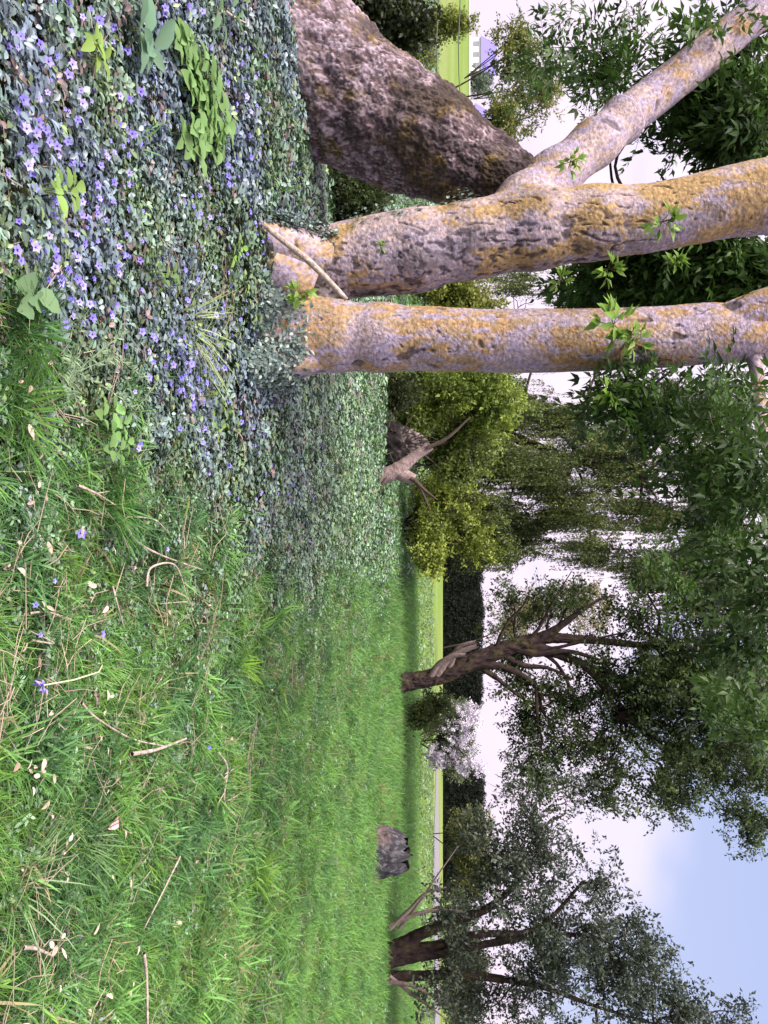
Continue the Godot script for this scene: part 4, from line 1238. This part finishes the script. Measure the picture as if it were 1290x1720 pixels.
	pm.broad(Vector3.ZERO, Vector3(0.2, 0.3, 1), Vector3.UP, 0.06, 0.045, 0.5, Color(0.75, 0.38, 0.42))
	tag(part("pink_petal", pm.done(), M.petal, self, gp(160, 1375) + Vector3(0, 0.09, 0)), "lone pink petal lying on the lawn", "petal")
	# twigs
	twig([[190, 868], [208, 905], [248, 932], [322, 957]], 0.006, 0.05, "pale curved twig lying by the dense dark tussock", [[[192, 868], [235, 872], [258, 895]], [[262, 940], [256, 925]]])
	twig([[218, 985], [230, 953], [270, 950], [292, 1004], [302, 1016]], 0.005, 0.07, "pale twig bent into a hooked arch in the lawn", [[[292, 1010], [240, 1014]]])
	twig([[163, 985], [166, 1012], [180, 1055]], 0.004, 0.06, "short thin twig just left of the hooked arch twig", [[[166, 1005], [182, 945]]])
	twig([[104, 1180], [140, 1206], [200, 1240], [246, 1252]], 0.005, 0.06, "long slightly bent pale twig across the middle lawn", [])
	twig([[196, 1266], [240, 1258], [290, 1240]], 0.009, 0.05, "thick short pale stick touching the long bent twig", [])
	twig([[345, 1262], [362, 1290], [360, 1345], [375, 1370]], 0.006, 0.06, "dry brushy twig with side shoots far out in the lawn", [[[360, 1300], [385, 1285]], [[360, 1330], [345, 1350]], [[361, 1310], [335, 1280]], [[365, 1345], [390, 1330]]])
	twig([[212, 1600], [218, 1640], [221, 1725]], 0.008, 0.06, "straight pinkish stick at the right-hand side of the lawn", [])
	twig([[0, 1590], [25, 1592], [52, 1604]], 0.007, 0.06, "short stout stick at the near edge of the lawn", [])
	twig([[20, 1030], [55, 1028], [92, 1040]], 0.004, 0.06, "little pale twig left of the drooping violet flower", [])
	twig([[272, 1438], [240, 1500], [215, 1560]], 0.004, 0.07, "thin yellow-green straw slanting through the lawn", [])
	twig([[425, 540], [440, 556], [456, 570]], 0.006, 0.08, "pale peeled twig below the lichen-covered trunk", [])
	twig([[365, 720], [380, 735], [392, 775]], 0.005, 0.08, "thin reddish twig standing in the periwinkle", [])
	twig([[100, 815], [130, 830], [172, 850]], 0.005, 0.06, "grey twig ending in the dense dark tussock", [[[130, 830], [155, 825]]])
	twig([[25, 1075], [60, 1080], [18, 1060]], 0.003, 0.06, "dry bent straw near the little pale twig", [])
	twig([[345, 20], [365, 30], [385, 40]], 0.007, 0.09, "bare pale twig beside the leaning trunk's foot", [])
	# dead stick leaning across the hollow at the foot of the two-stemmed tree
	var ls := base("leaning_stick", gp(430, 380), "long bare stick leaning across the mossy hollow at the trunks' foot", "stick")
	var u := sight([[425, 362, 4], [470, 400, 5], [520, 440, 5.5], [560, 480, 5], [582, 503, 4]], 4.98, 5.12)
	wpart("stick", limb(u[0], u[1], 60, 12, "straw"), M.bark, ls)
	# drooping violet flower on a long stem
	var at := gp(150, 1118)
	var bb := base("drooping_flower", at, "violet flower on a long pale stem bowed toward the viewer", "flower")
	var g := gp(12, 1150)
	var m2 := MB.new()
	var line := PackedVector3Array([at + Vector3(0, 0.05, 0), at.lerp(g, 0.35) + Vector3(0, 0.13, 0), at.lerp(g, 0.75) + Vector3(0, 0.15, 0), g + Vector3(0, 0.12, 0)])
	m2.stick(line, 0.003, 0.0025, 6, Color(0.42, 0.40, 0.28))
	wpart("stem", m2.done(), M.stem, bb)
	var m3 := MB.new()
	for q in 9:
		m3.leaf(line[3] + any_dir(rng) * 0.008, any_dir(rng) + Vector3(0, -0.2, 0.8), Vector3.UP, 0.034, 0.016, 0.3, Color(0.36, 0.28, 0.75))
	wpart("petals", m3.done(), M.petal, bb)


func twig(px: Array, rad: float, lift: float, label: String, shoots: Array) -> void:
	var pts := []
	var rads := []
	for k in px.size():
		pts.append(gp(px[k][0], px[k][1]) + Vector3(0, lift + rng.randf_range(-0.01, 0.02), 0))
		rads.append(rad * 1.1 * (1.0 - 0.5 * k / (px.size() - 1)))
	var o := base("twig", pts[0], label, "twig")
	wpart("stick", limb(pts, rads, 30, 8, "straw"), M.bark, o)
	for s in shoots:
		var sp := []
		var sr := []
		for k in s.size():
			sp.append(gp(s[k][0], s[k][1]) + Vector3(0, lift + 0.01 * k, 0))
			sr.append(rad * (0.7 - 0.4 * k / (s.size() - 1)))
		wpart("shoot", limb(sp, sr, 10, 6, "straw"), M.bark, o)
